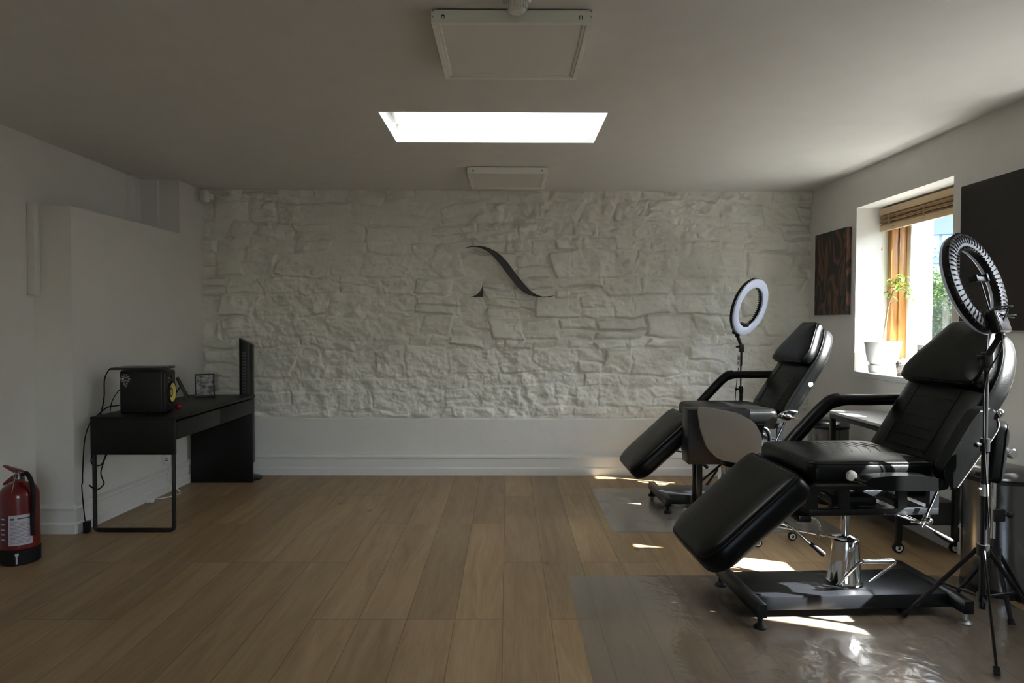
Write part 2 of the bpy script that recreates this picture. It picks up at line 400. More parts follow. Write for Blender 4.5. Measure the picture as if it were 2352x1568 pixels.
# right wall with two window openings
bm = B()
for (a, b, c, d) in ((YF, 6.6, 0, WZ0), (YF, 6.6, WZ1, H), (YF, W2[0], WZ0, WZ1), (W2[1], W1[0], WZ0, WZ1), (W1[1], 6.6, WZ0, WZ1)):
    box(bm, XR, XO, a, b, c, d)
bmesh.ops.remove_doubles(bm, verts=bm.verts, dist=1e-5)
struct('wall_right', bm, M['plaster'], 'white plaster right wall')
bm = B()
for (a, b, c, d) in ((-4, XO, 0, .9), (-4, XO, 2.2, H), (-4, -.2, .9, 2.2), (1.2, XO, .9, 2.2)): box(bm, a, b, YF-.3, YF, c, d)
bmesh.ops.remove_doubles(bm, verts=bm.verts, dist=1e-5)
struct('wall_front', bm, M['plaster'], 'white wall behind the camera')
bm = B()
for (a, b, c, d) in ((-.2, -.14, .9, 2.2), (1.14, 1.2, .9, 2.2), (-.14, 1.14, .9, .96), (-.14, 1.14, 2.14, 2.2), (.47, .53, .96, 2.14)): box(bm, a, b, YF-.2, YF-.14, c, d, .004)
w4 = struct('window_4', bm, M['gloss_white'], 'white framed window behind the camera')
bm = B(); box(bm, -.14, 1.14, YF-.172, YF-.168, .96, 2.14); obj('pane', bm, M['glass'], w4, smooth=False)

# stone back wall: real relief
def vnoise(x, y, seed):
    rs = np.random.RandomState(seed); g = rs.rand(256, 256)
    xi = np.floor(x).astype(int); yi = np.floor(y).astype(int); fx = x-xi; fy = y-yi
    fx = fx*fx*(3-2*fx); fy = fy*fy*(3-2*fy)
    a = g[xi % 256, yi % 256]; b = g[(xi+1) % 256, yi % 256]; c = g[xi % 256, (yi+1) % 256]; d = g[(xi+1) % 256, (yi+1) % 256]
    return (a*(1-fx)+b*fx)*(1-fy)+(c*(1-fx)+d*fx)*fy
def fbm(x, y, seed, o=4):
    s = 0; a = .5
    for i in range(o): s = s+a*(vnoise(x*2**i+13*i, y*2**i+7*i, seed+i)-.5); a *= .5
    return s
def stone_wall():
    X0, X1, Z0, Z1 = -2.80, 2.72, .505, H+.005
    nx, nz = 860, 322
    xs = np.linspace(X0, X1, nx); zs = np.linspace(Z0, Z1, nz); XX, ZZ = np.meshgrid(xs, zs)
    # warped coordinates make courses wander
    wx = XX + .16*fbm(XX*1.6, ZZ*1.6, 3) + .07*fbm(XX*6, ZZ*6, 5); wz = ZZ + .16*fbm(XX*1.1+40, ZZ*1.4, 9) + .055*fbm(XX*5, ZZ*6, 11)
    rs = np.random.RandomState(12); rnd = random.Random(5)
    Hh = np.zeros_like(XX) - .003; z = Z0-.25; best = np.full_like(XX, 0.0)
    while z < Z1+.3:
        ch = rnd.choice([.06, .085, .11, .15, .19, .24]); x = X0-.4-rnd.random()*.3
        while x < X1+.4:
            cw = rnd.uniform(.12, .30)+ch*rnd.uniform(.2, 1.1)
            # some stones are split horizontally into thin slips
            subs = [(z, ch)] if ch < .12 or rnd.random() < .6 else [(z, ch*.45), (z+ch*.45, ch*.55)]
            for (sz, sh) in subs:
                ix = (wx > x-.02) & (wx < x+cw+.02) & (wz > sz-.02) & (wz < sz+sh+.02)
                if ix.any():
                    # skewed quad
                    k1, k2, k3 = rnd.uniform(-.5, .5), rnd.uniform(-.22, .22), rnd.uniform(-.2, .2)
                    u = (wx[ix]-x)-k1*(wz[ix]-sz-sh/2); v = (wz[ix]-sz)-k2*(wx[ix]-x-cw/2)*.5
                    g = .006
                    du = np.minimum(u-g, cw-g-u); dv = np.minimum(v-g, sh-g-v)
                    rad = rnd.uniform(.010, .026)
                    e = np.clip(np.minimum(du, dv)/rad, 0, 1); e = np.sqrt(np.clip(1-(1-e)**2, 0, 1))
                    hgt = rnd.uniform(.004, .026); ta, tb = rnd.uniform(-.13, .13), rnd.uniform(-.20, .20)
                    hh = e*(hgt + ta*(u-cw/2)*.6 + tb*(v-sh/2))
                    cur = Hh[ix]; Hh[ix] = np.maximum(cur, hh)
            x += cw
        z += ch
    rough = .030*fbm(XX*11, ZZ*13, 21, 5)*(.45+1.2*vnoise(XX*1.5, ZZ*1.5, 31)) + .008*np.abs(fbm(XX*40, ZZ*40, 41, 2))
    ridge = -np.abs(fbm(XX*6+.5*ZZ*6, ZZ*9, 51, 3))*.040*(vnoise(XX*2.5, ZZ*2.5, 61) > .45)
    # render-smeared zones: relief softened by thick paint
    soft = np.clip((vnoise(XX*1.1+5, ZZ*1.5+2, 71)-.30)*2.5, .40, 1.1)
    Hh = (Hh*soft+rough+ridge*soft)*1.0
    # box blur once
    Hh = np.clip(Hh, -.02, .031); K = np.pad(Hh, 1, mode='edge'); Hh = (K[:-2, 1:-1]+K[2:, 1:-1]+K[1:-1, :-2]+K[1:-1, 2:]+K[1:-1, 1:-1]*2)/6
    edge = np.clip((ZZ-Z0)/.03, 0, 1); Y = YB-.006-Hh*1.7*edge
    co = np.stack([XX, Y, ZZ], -1).reshape(-1, 3)
    idx = np.arange(nx*nz).reshape(nz, nx)
    f = np.stack([idx[:-1, :-1], idx[:-1, 1:], idx[1:, 1:], idx[1:, :-1]], -1).reshape(-1, 4)
    me = bpy.data.meshes.new('wall_back'); me.vertices.add(len(co)); me.vertices.foreach_set('co', co.astype(np.float32).ravel())
    me.loops.add(f.size); me.loops.foreach_set('vertex_index', f.ravel().astype(np.int32))
    me.polygons.add(len(f)); me.polygons.foreach_set('loop_start', (np.arange(len(f))*4).astype(np.int32)); me.polygons.foreach_set('loop_total', np.full(len(f), 4, np.int32))
    me.update(calc_edges=True); me.validate(); me.polygons.foreach_set('use_smooth', [True]*len(f)); me.materials.append(M['stone'])
    o = bpy.data.objects.new('wall_back', me); C.objects.link(o); o['kind'] = 'structure'; o['label'] = 'white painted rubble stone wall'
stone_wall()
bm = B(); box(bm, -4, XO, YB+.02, 6.6, 0, H); struct('wall_back', bm, M['plaster'])
bm = B(); prism(bm, [(YB-.022, 0), (YB-.022, .500), (YB+.0, .512), (YB+.03, .512), (YB+.03, 0)], -2.74, XR, (Vector((0, 0, 0)), Vector((0, 1, 0)), Vector((0, 0, 1)), Vector((1, 0, 0))))
struct('trim_2', bm, M['plaster'], 'smooth white plinth under the stone wall')
# skirting: profile (out, up)
SKP = [(0, 0), (.030, 0), (.030, .062), (.026, .068), (.020, .072), (.020, .150), (.027, .156), (.029, .165), (.024, .176), (.014, .180), (.012, .186), (0, .190)]
def skirting(name, a, b, nrm):
    bm = B(); a, b, n_ = Vector(a), Vector(b), Vector(nrm); prism(bm, SKP, 0, (b-a).length, (a, n_, Vector((0, 0, 1)), (b-a).normalized()))
    return struct(name, bm, M['gloss_white'])
skirting('baseboard_back', (-2.75, YB-.022, 0), (XR, YB-.022, 0), (0, -1, 0))
dl = Vector((lx(6.2)-lx(4.46), 1.74, 0)).normalized(); nl = Vector((dl.y, -dl.x, 0))
skirting('baseboard_left', (lx(4.46), 4.44, 0), (lx(6.2), 6.2, 0), nl)
skirting('baseboard_left', (XL, 4.46, 0), (lx(4.46)+.02, 4.46, 0), (0, -1, 0))
skirting('baseboard_left', (XL, YF, 0), (XL, 4.46, 0), (1, 0, 0))
skirting('baseboard_right', (XR, YF, 0), (XR, YB, 0), (-1, 0, 0))

# windows in the right wall
def window(name, y0, y1, lab, sill='gloss_white'):
    bm = B(); t = .055
    for (a, b, c, d) in ((y0, y0+t, WZ0, WZ1), (y1-t, y1, WZ0, WZ1), (y0+t, y1-t, WZ0, WZ0+.06), (y0+t, y1-t, WZ1-t, WZ1)):
        box(bm, 2.945, 3.06, a, b, c, d, .006)
    for (a, b) in ((y0+t, y0+t+.014), (y1-t-.014, y1-t)): box(bm, 3.0, 3.06, a, b, WZ0+.06, WZ1-t, .003)
    wo = struct(name, bm, M['pine'], lab, smooth=True)
    bm = B(); t = .055; u = .055
    for (a, b, c, d) in ((y0+t, y0+t+u, WZ0+.06, WZ1-t), (y1-t-u, y1-t, WZ0+.06, WZ1-t), (y0+t+u, y1-t-u, WZ0+.06, WZ0+.12), (y0+t+u, y1-t-u, WZ1-.11, WZ1-t)):
        box(bm, 3.062, 3.12, a, b, c, d, .005)
    obj('sash', bm, M['gloss_white'], wo)
    bm = B(); box(bm, 3.088, 3.092, y0+t+u, y1-t-u, WZ0+.12, WZ1-.11); obj('pane', bm, M['glass'], wo, smooth=False)
    bm = B(); box(bm, XR-.012, 2.945, y0-.0, y1, WZ0-.0, WZ0+.012, .004); box(bm, XR-.014, XR+.0, y0-.02, y1+.02, WZ0-.024, WZ0+.012, .004)
    obj('window_sill', bm, M[sill], wo)
    return wo
window('window_1', *W1, 'pine framed window with a deep white sill')
window('window_2', *W2, 'pine framed window beyond the picture', 'wood_grey')
SILL = WZ0+.0125

def blind(y0, y1, lab):
    t = thing('bamboo_blind', lab, 'blind', (2.90, (y0+y1)/2, 2.07)); h = (y1-y0)/2
    bm = B(); box(bm, -.030, .030, -h, h, .125, .175, .003); obj('headrail', bm, M['pine_pale'], t, label='pale wood top rail')
    bm = B()
    for i in range(9):
        z = .045+i*.0095; off = .006*math.sin(i*1.9)
        box(bm, -.028+off, .026+off, -h+.004, h-.004, z, z+.008, .0015)
    for k in (-.38, 0, .38): box(bm, -.034, -.030, k*2*h-.01, k*2*h+.01, .04, .125)
    obj('slat_bundle', bm, M['bamboo'], t)
    bm = B(); box(bm, -.032, -.008, -h, h, .0, .045, .003); obj('bottom_rail', bm, M['pine_pale'], t)
    for k in (-.33, .0, .33):
        bm = B(); sphere(bm, (-.034, k*2*h, .022), .006); obj('cord_bead', bm, M['bark'], t)
    bm = B(); tube(bm, [(-.02, h-.025, .1), (-.02, h-.025, -.11)], .0013, 6); tube(bm, [(-.02, h-.03, .1), (-.021, h-.027, -.115)], .0013, 6); obj('pull_cord', bm, M['cord_white'], t)
    bm = B(); lathe(bm, [(0, .03), (.005, .028), (.009, .012), (.008, .002), (0, 0)], (-.02, h-.026, -.145), 12); obj('cord_pull', bm, M['pine_pale'], t)
    return t
blind(W1[0]+.015, W1[1]-.02, 'rolled up bamboo blind at the top of the visible window')

# ------------------------------------------------------------------ ceiling fittings
def panel_light(x, y, lab, s=.61):
    t = thing('ceiling_panel_light', lab, 'ceiling light', (x+s/2, y+s/2, H), 0, 'square ceiling panel lights'); h = s/2; d = .053
    bm = B(); k = .022
    for (a, b, c, e) in ((-h, h, -h, -h+k), (-h, h, h-k, h), (-h, -h+k, -h+k, h-k), (h-k, h, -h+k, h-k)): box(bm, a, b, c, e, -d, -.006, .0015, 1)
    obj('housing', bm, M['lamp_housing'], t)
    bm = B(); box(bm, -h+.02, h-.02, -h+.012, h-.02, -.0065, 0); obj('gap_shade', bm, M['black'], t, smooth=False)  # black slab stands in for the shadow gap between housing and ceiling
    bm = B(); q = h-k
    for (a, b, c, e) in ((-q, q, -q, -q+.012), (-q, q, q-.012, q), (-q, -q+.012, -q, q), (q-.012, q, -q, q)): box(bm, a, b, c, e, -d+.004, -.01, .002, 1)
    obj('inner_frame', bm, M['lamp_housing'], t)
    bm = B(); box(bm, -q+.012, q-.012, -q+.012, q-.012, -d+.009, -d+.02); obj('diffuser', bm, M['diffuser'], t, smooth=False)
    for sx in (-1, 1):
        for (ox, oz) in ((.008, -.010), (.006, -.032)):
            bm = B(); cyl(bm, (sx*(h-ox), -h-.002, oz), (sx*(h-ox), -h+.004, oz), .0035, 8); obj('screw', bm, M['zinc'], t)
        bm = B(); cx = sx*(h-.045)
        box(bm, cx-.006, cx-.0035, -h-.001, -h+.002, -.040, -.026); box(bm, cx+.0035, cx+.006, -h-.001, -h+.002, -.040, -.026); box(bm, cx-.006, cx+.006, -h-.001, -h+.002, -.029, -.026)
        obj('clip_slot', bm, M['black'], t, smooth=False, label='black slot')
    return t
panel_light(-.292, 2.637, 'large looking square ceiling light nearest the camera, in front of the skylight')
panel_light(-.310, 5.253, 'farther square ceiling light between the skylight and the stone wall')
t = thing('smoke_alarm', 'round white smoke detector on the ceiling beside the nearer light panel', 'smoke detector', (.03, 2.54, H))
bm = B(); lathe(bm, [(0, 0), (.052, 0), (.052, -.018), (.046, -.026), (0, -.026)], n=32); obj('base', bm, M['plastic_white'], t)
bm = B(); lathe(bm, [(0, -.026), (.036, -.026), (.032, -.052), (.024, -.060), (0, -.061)], n=32)
for k in range(16):
    a = 2*PI*k/16; c, s_ = math.cos(a), math.sin(a); tube(bm, [(c*.037, s_*.037, -.026), (c*.034, s_*.034, -.05)], .0035, 5)
obj('sensor_head', bm, M['plastic_white'], t)
t = thing('motion_sensor', 'small beige motion sensor in the top left corner of the stone wall', 'sensor', (-2.64, 6.06, 2.46), R(-25))
bm = B(); box(bm, -.036, .036, -.02, .03, -.055, .055, .014, 4); obj('casing', bm, M['plastic_white'], t)
bm = B(); box(bm, -.024, .024, -.024, -.018, -.045, -.01, .004, 2); obj('lens', bm, M['diffuser'], t)
bm = B(); box(bm, -.012, .012, .03, .09, -.02, .03, .004); obj('bracket', bm, M['plastic_white'], t)

# ------------------------------------------------------------------ wall logo
t = thing('wall_logo', 'black cut-out swash emblem on the white stone wall', 'wall sign', (.012, 6.122, 1.8168))
def lp(u, v): return ((u-1170)/1590.267*6.11, -(v-622)/1590.267*6.11)   # outline sizes in metres
top = [(375,376),(450,352),(560,338),(650,338),(740,355),(830,385),(920,430),(1000,482),(1070,545),(1140,625),(1200,705),(1270,800),(1340,890),(1400,965),(1460,1035),(1530,1110),(1600,1170),(1680,1215),(1770,1243),(1850,1243),(1980,1228)]
bot = [(1980,1234),(1900,1252),(1800,1260),(1700,1252),(1600,1235),(1520,1210),(1440,1170),(1370,1115),(1310,1055),(1250,980),(1180,890),(1110,800),(1050,720),(980,630),(920,560),(850,490),(780,435),(700,392),(620,364),(540,355),(450,362),(378,382)]
def lz(p): return lp(1020+p[0]/7.84, 520+p[1]/7.84)
fr = (Vector((0, 0, 0)), Vector((1, 0, 0)), Vector((0, 0, 1)), Vector((0, 1, 0)))
bm = B(); prism(bm, [lz(p) for p in top+bot], 0, .014, fr); obj('swash', bm, M['black'], t, smooth=False)
bm = B(); prism(bm, [lz(p) for p in [(703,1012),(694,1012),(690,1060),(675,1110),(650,1150),(615,1190),(570,1222),(520,1243),(465,1252),(468,1258),(703,1252)]], 0, .014, fr); obj('serif', bm, M['black'], t, smooth=False)

# ------------------------------------------------------------------ canvases
def canvas(y0, y1, z0, z1, face, lab, name):
    t = thing(name, lab, 'painting', (XR, (y0+y1)/2, (z0+z1)/2)); a, b = (y1-y0)/2, (z1-z0)/2
    bm = B(); box(bm, -.038, -.002, -a, a, -b, b, .003); obj('stretched_canvas', bm, face, t, smooth=False)
    return t
canvas(5.44, 6.005, 1.437, 2.126, M['swirl'], 'small dark canvas with copper swirls left of the window', 'swirl_painting')
canvas(3.47, 4.075, 1.328, 2.167, M['dark_canvas'], 'large almost black canvas right of the window', 'dark_painting')

# ------------------------------------------------------------------ desk and what stands on it
DX0, DX1, DY0, DY1 = -2.695, -2.15, 4.47, 5.90
t = thing('desk', 'black desk with two drawers and a loop metal leg against the left wall', 'desk', (DX0, DY0, 0)); W = DX1-DX0; L = DY1-DY0
bm = B(); box(bm, 0, W, 0, L, .728, .75, .002); obj('desktop', bm, M['desk_black'], t)
bm = B(); box(bm, 0, W, .0, .022, .505, .728, .002); obj('side_panel', bm, M['desk_black'], t)
bm = B(); box(bm, 0, W-.02, L-.024, L, 0, .728, .002); obj('end_panel', bm, M['desk_black'], t)
bm = B(); box(bm, .02, .04, .022, L-.024, .60, .728, .002); obj('back_panel', bm, M['desk_black'], t)
bm = B(); box(bm, .04, W-.024, .03, L-.03, .618, .626); obj('drawer_bottom', bm, M['desk_black'], t)
for k in range(2):
    a = .026+k*(L-.05)/2; b = a+(L-.05)/2-.006
    bm = B(); box(bm, W-.020, W, a, b, .600, .716, .002); obj('drawer', bm, M['desk_black'], t)
bm = B(); tube(bm, [(.018, .012, .51), (.018, .012, .04), (.022, .012, .022), (.036, .012, .013), (W-.036, .012, .013), (W-.02, .012, .022), (W-.014, .012, .04), (W-.014, .012, .51)], .0135, 8); obj('loop_leg', bm, M['metal_black'], t)
DZ = .7505
# speaker
t = thing('studio_speaker', 'black studio monitor speaker with a yellow cone on the desk', 'speaker', (-2.44, 4.70, DZ), R(8))
bm = B(); box(bm, -.145, .13, -.095, .095, 0, .292, .018, 4); obj('cabinet', bm, M['plastic_black'], t)
bm = B(); box(bm, .115, .150, -.092, .092, .006, .286, .016, 4); obj('front_baffle', bm, M['plastic_black'], t)
bm = B(); lathe(bm, [(0, .150), (.022, .151), (.024, .146), (.058, .158), (.064, .160)], (0, 0, .135), 32, 'x'); obj('woofer_cone', bm, M['cone_yellow'], t, label='yellow woofer cone')
bm = B(); lathe(bm, [(.062, .158), (.070, .163), (.078, .158), (.080, .148)], (0, 0, .135), 32, 'x'); obj('woofer_surround', bm, M['rubber'], t)
bm = B(); lathe(bm, [(0, .158), (.010, .156), (.022, .151), (.030, .152)], (0, 0, .240), 24, 'x'); obj('tweeter', bm, M['plastic_black'], t)
bm = B(); sphere(bm, (.150, -.045, .235), .005); sphere(bm, (.152, -.05, .21), .004); obj('indicator', bm, M['zinc'], t)
bm = B(); lathe(bm, [(.018, 0), (.021, -.0008)], (-.105, -.0955, .235), 28, 'y'); lathe(bm, [(.009, 0), (.012, -.0008)], (-.105, -.0955, .235), 20, 'y')
for k in range(10):
    a = 2*PI*k/10; c, s_ = math.cos(a), math.sin(a)
    lathe(bm, [(.003, 0), (.0045, -.0008)], (-.105+c*.027, -.0955, .235+s_*.03), 10, 'y')
tube(bm, [(-.118, -.0956, .205), (-.112, -.0956, .192), (-.105, -.0956, .180), (-.098, -.0956, .192), (-.092, -.0956, .205)], .0012, 4); lathe(bm, [(.002, 0), (.0035, -.0008)], (-.105, -.0956, .197), 8, 'y')
obj('sticker', bm, M['label_white'], t, label='round pale sticker')
t = thing('laptop', 'thin closed grey laptop lying on top of the speaker', 'laptop', (-2.49, 4.74, DZ+.293), R(5))
bm = B(); box(bm, -.165, .165, -.12, .12, 0, .008, .003); obj('base', bm, M['laptop'], t)
bm = B(); box(bm, -.165, .165, -.12, .12, .0085, .015, .003); obj('lid', bm, M['laptop'], t)
def cable(name, pts, r, m, lab, cat='cable', n=6, sm=8):
    bm = B(); tube(bm, pts, r, n, smooth=sm); o = obj(name, bm, m); return tag(o, lab, cat)
cable('laptop_cable', [(-2.652, 4.68, 1.051), (-2.675, 4.66, 1.045), (-2.685, 4.62, .98), (-2.69, 4.62, .86), (-2.71, 4.62, .765), (-2.745, 4.62, .66), (-2.76, 4.60, .50), (-2.745, 4.56, .44), (-2.70, 4.54, .42), (-2.66, 4.54, .435), (-2.635, 4.55, .51)], .0045, M['rubber'], 'black cable running down from the laptop behind the desk corner')
cable('speaker_cable', [(-2.595, 4.70, .905), (-2.63, 4.69, .90), (-2.665, 4.67, .83), (-2.675, 4.66, .76)], .003, M['rubber'], 'thin black signal cable leaving the back of the speaker')
cable('power_cable', [(-2.59, 4.68, .81), (-2.63, 4.66, .80), (-2.67, 4.63, .795), (-2.70, 4.60, .765), (-2.725, 4.52, .70), (-2.725, 4.46, .6), (-2.728, 4.44, .4), (-2.73, 4.44, .33), (-2.735, 4.44, .3), (-2.735, 4.465, .1), (-2.72, 4.46, .06)], .004, M['rubber'], 'black power cable hanging beside the near desk leg')
cable('looped_cable', [(-2.60, 4.50, .52), (-2.62, 4.49, .46), (-2.635, 4.48, .39), (-2.62, 4.47, .35), (-2.61, 4.47, .32), (-2.63, 4.46, .29), (-2.655, 4.45, .285), (-2.70, 4.46, .31)], .0045, M['rubber'], 'black cable loop dangling under the near end of the desk')
bm = B(); box(bm, -2.735, -2.705, 4.44, 4.49, 0, .075, .006); tag(obj('power_adapter', bm, M['plastic_black']), 'small black power adapter on the floor by the desk leg', 'adapter')
# red pot knob thing and picture frames
t = thing('red_plug', 'small shiny red round plug lying on the desk beside the speaker', 'plug', (-2.31, 4.86, DZ))
bm = B(); sphere(bm, (0, 0, .022), .022); obj('ball', bm, M['red_plastic'], t)
bm = B(); cyl(bm, (-.02, -.015, .022), (-.085, -.03, .014), .007); obj('stem', bm, M['rubber'], t)
def photo_frame(loc, rz, w_, h_, lean, lab, back):
    t = thing('photo_frame', lab, 'picture frame', loc, rz, 'photo frames on the desk'); c, s_ = math.cos(lean), math.sin(lean)
    fr = (Vector((0, 0, 0)), Vector((1, 0, 0)), Vector((0, s_, c)), Vector((0, -c, s_)))
    k = .010; bm = B()
    for o in ([(-w_/2, 0), (w_/2, 0), (w_/2, k), (-w_/2, k)], [(-w_/2, h_-k), (w_/2, h_-k), (w_/2, h_), (-w_/2, h_)], [(-w_/2, k), (-w_/2+k, k), (-w_/2+k, h_-k), (-w_/2, h_-k)], [(w_/2-k, k), (w_/2, k), (w_/2, h_-k), (w_/2-k, h_-k)]): prism(bm, o, -.008, .008, fr)
    obj('frame_border', bm, M['black'], t, smooth=False)
    bm = B(); q = w_/2-k; prism(bm, [(-q, k), (q, k), (q, h_-k), (-q, h_-k)], .001, .003, fr); obj('photo', bm, M['bw_photo'], t, smooth=False, label='black and white photo')
    bm = B(); prism(bm, [(-q, k), (q, k), (q, h_-k), (-q, h_-k)], -.007, -.001, fr); obj('backing', bm, M['black'], t, smooth=False)
    bm = B(); p = Vector((0, s_*h_*.62+.006, c*h_*.62)); g = Vector((0, s_*h_*.62+back, .002)); cyl(bm, p, g, .005, 8); cyl(bm, p+Vector((.02, 0, 0)), g+Vector((.012, 0, 0)), .004, 8); obj('easel_back', bm, M['black'], t)
photo_frame((-2.535, 5.50, DZ), R(112), .135, .195, R(24), 'black photo frame seen edge on with its easel leg out, nearer the speaker', .07)
photo_frame((-2.50, 5.72, DZ), R(28), .150, .190, R(14), 'black photo frame with a grey photograph facing the room', .07)
# tower fan
t = thing('tower_fan', 'black tower fan standing behind the far end of the desk', 'fan', (-2.275, 6.04, 0), R(12))
bm = B(); lathe(bm, [(0, 0), (.125, 0), (.127, .008), (.11, .02), (.03, .034), (0, .036)], n=36); obj('base', bm, M['plastic_black'], t)
bm = B(); cyl(bm, (0, 0, .03), (0, 0, .16), .02); obj('neck', bm, M['plastic_black'], t)
bm = B(); out = round_poly([(-.055, -.07), (.055, -.07), (.055, .07), (-.055, .07)], .03)
prism(bm, out, .14, 1.20)
for v in bm.verts:
    if v.co.z > 1.1: v.co.z += -.55*(v.co.x)*1.0 + .0 + .0*v.co.y
obj('housing', bm, M['plastic_black'], t)
bm = B()
for i in range(22): z = .55+i*.026; box(bm, -.030, -.016, -.0735, -.0690, z, z+.016); box(bm, -.010, .000, -.0735, -.0690, z, z+.016)
obj('vent_slots', bm, M['laptop'], t, smooth=False, label='grey vent slots')
# wall charger box, cable, plug
t = thing('wall_socket_box', 'white plastic box low on the left wall under the desk', 'socket', (lx(5.55), 5.55, .295), R(2))
bm = B(); box(bm, .0, .055, -.045, .045, -.055, .10, .006); obj('casing', bm, M['plastic_white'], t)
for z in (-.035, -.022):
    bm = B(); box(bm, .012, .043, -.0465, -.0450, z, z+.006); obj('slot', bm, M['ink'], t, smooth=False, label='dark slot')
cable('white_cable', [(-2.70, 5.53, .24), (-2.70, 5.52, .19), (-2.69, 5.46, .13), (-2.665, 5.50, .07), (-2.62, 5.52, .008), (-2.60, 5.44, .006), (-2.66, 5.32, .008), (-2.70, 5.26, .02)], .0045, M['cord_white'], 'thin white cable hanging from the white wall box to the floor')
bm = B(); box(bm, -.03, .03, -.025, .025, 0, .028, .008, 3); tag(obj('white_plug', bm, M['plastic_white'], loc=(-2.705, 5.225, 0), rot=(0, 0, R(20))), 'white plug lying on the floor against the left skirting', 'plug')

# ------------------------------------------------------------------ fire extinguisher
t = thing('fire_extinguisher', 'red fire extinguisher with black hose on the floor by the left wall', 'fire extinguisher', (-2.775, 3.93, 0), R(-15))
bm = B(); lathe(bm, [(.098, .07), (.098, .375), (.094, .40), (.080, .425), (.055, .443), (.030, .452), (.026, .456), (.026, .47), (0, .47)], n=40); obj('cylinder', bm, M['red'], t)
bm = B(); lathe(bm, [(0, 0), (.092, 0), (.099, .006), (.1005, .085), (.098, .086), (.098, .09)], n=40); obj('base_cup', bm, M['rubber'], t, label='black rubber base')
bm = B(); lathe(bm, [(.022, .468), (.026, .472), (.024, .492), (.018, .495), (.018, .515), (0, .515)], n=20); cyl(bm, (0, 0, .49), (.045, 0, .505), .011); obj('valve', bm, M['steel'], t)
bm = B(); prism(bm, [(.03, .515), (.005, .525), (-.03, .528), (-.105, .543), (-.108, .536), (-.04, .510), (.0, .497), (.03, .500)], -.011, .011, (Vector((0, 0, 0)), Vector((1, 0, 0)), Vector((0, 0, 1)), Vector((0, 1, 0))), .002, 1); obj('lever', bm, M['red'], t)
bm = B(); prism(bm, [(.0, .50), (-.03, .495), (-.07, .468), (-.108, .440), (-.108, .428), (-.095, .428), (-.06, .448), (-.02, .462), (.0, .47)], -.010, .010, (Vector((0, 0, 0)), Vector((1, 0, 0)), Vector((0, 0, 1)), Vector((0, 1, 0))), .002, 1); obj('carry_handle', bm, M['red'], t)
bm = B(); tube(bm, [(.03, 0, .500), (.060, -.005, .505), (.092, -.01, .478), (.112, -.012, .42), (.113, -.012, .34), (.106, -.012, .26), (.1065, -.01, .16)], .0125, 10, smooth=6); obj('hose', bm, M['rubber'], t)
bm = B(); tube(bm, [(.0, -.025, .512), (.03, -.028, .50), (.02, -.03, .475), (-.01, -.026, .49), (.0, -.025, .512)], .0016, 5, smooth=6); tube(bm, [(.02, -.02, .515), (.055, -.02, .512)], .002, 5); obj('safety_pin', bm, M['zinc'], t)
bm = B(); tube(bm, [(.01, -.03, .49), (.03, -.06, .445), (.045, -.082, .415)], .0012, 5, smooth=5); obj('pin_chain', bm, M['cord_white'], t)
def patch(bm, a0, a1, z0, z1, r, n=10):
    lathe(bm, [(r, z0), (r, z1)], n=n, a0=R(a0), a1=R(a1))
AC = -90+15-35    # direction of the camera seen from the extinguisher, local degrees
AC = -40
bm = B(); patch(bm, AC-32, AC+36, .115, .285, .0988, 14); obj('instruction_label', bm, M['label_white'], t, label='white instruction label')
bm = B()
patch(bm, AC-6, AC+30, .262, .268, .0993); patch(bm, AC-26, AC-14, .258, .268, .0993)
for i in range(16):
    z = .245-i*.0078; patch(bm, AC-27, AC+(30 if i % 4 else 12), z, z+.0016, .0993)
obj('printed_text', bm, M['ink'], t, smooth=False, label='small printed lines and flame mark')
bm = B(); patch(bm, AC-62, AC-36, .125, .285, .0987, 8); obj('side_label', bm, M['label_red'], t, label='dark red pictogram label')
for z in (.145, .175, .2, .23, .26):
    bm = B(); patch(bm, AC-58, AC-44, z, z+.008, .0992, 5); obj('pictogram', bm, M['label_white'], t, smooth=False, label='pale mark on the side label')
bm = B(); patch(bm, AC-12, AC-7, .012, .058, .1012, 3); patch(bm, AC-14, AC-4, .056, .072, .1012, 4); obj('scuff', bm, M['label_white'], t, smooth=False, label='white scuff mark')

# ------------------------------------------------------------------ treatment beds
def cushion(name, outline, th, fr, parent, m=None, rad=.06, bev=.028, seam=True, off=0):
    bm = B(); o = round_poly(outline, rad, 5); O, u, v, w_ = fr
    c0 = Vector((sum(a for a, b in o)/len(o), sum(b for a, b in o)/len(o)))
    lay = [(bev*(1-math.sin(t*PI/10)), bev*(1-math.cos(t*PI/10)), 1) for t in range(6)]          # bottom edge, rounded
    lay += [(bev*(1-math.cos(t*PI/10)), th-bev*(1-math.sin(t*PI/10)), 1) for t in range(6)]      # top edge, rounded
    lay += [(bev*1.15, th+.0012, 1), (bev, th+.0065, .86), (bev, th+.0105, .62), (bev, th+.012, .3)]
    rings = []
    for d, h_, k in lay:
        ring = []
        for a, b in o:
            p = Vector((a, b))-c0; p = p*max(.05, 1-d/p.length)*k+c0; ring.append(bm.verts.new(O+u*p.x+v*p.y+w_*(off+h_)))
        rings.append(ring)
    for A, D in zip(rings[:-1], rings[1:]):
        for i in range(len(o)): q = (i+1) % len(o); bm.faces.new((A[i], A[q], D[q], D[i]))
    bm.faces.new(rings[0][::-1]); bm.faces.new(rings[-1])
    ob = obj(name, bm, m or M['leather'], parent)
    if seam:
        bm = B(); O, u, v, w_ = fr
        c = Vector((sum(a for a, b in o)/len(o), sum(b for a, b in o)/len(o)))
        pts = []
        for a, b in o:
            p = Vector((a, b)); d = (p-c).normalized(); p = p-d*bev*.25
            pts.append(O+u*p.x+v*p.y+w_*(off+th-bev*.30))
        tube(bm, pts, .0032, 6, closed=True); obj('piping', bm, M['leather'], ob)
    return ob
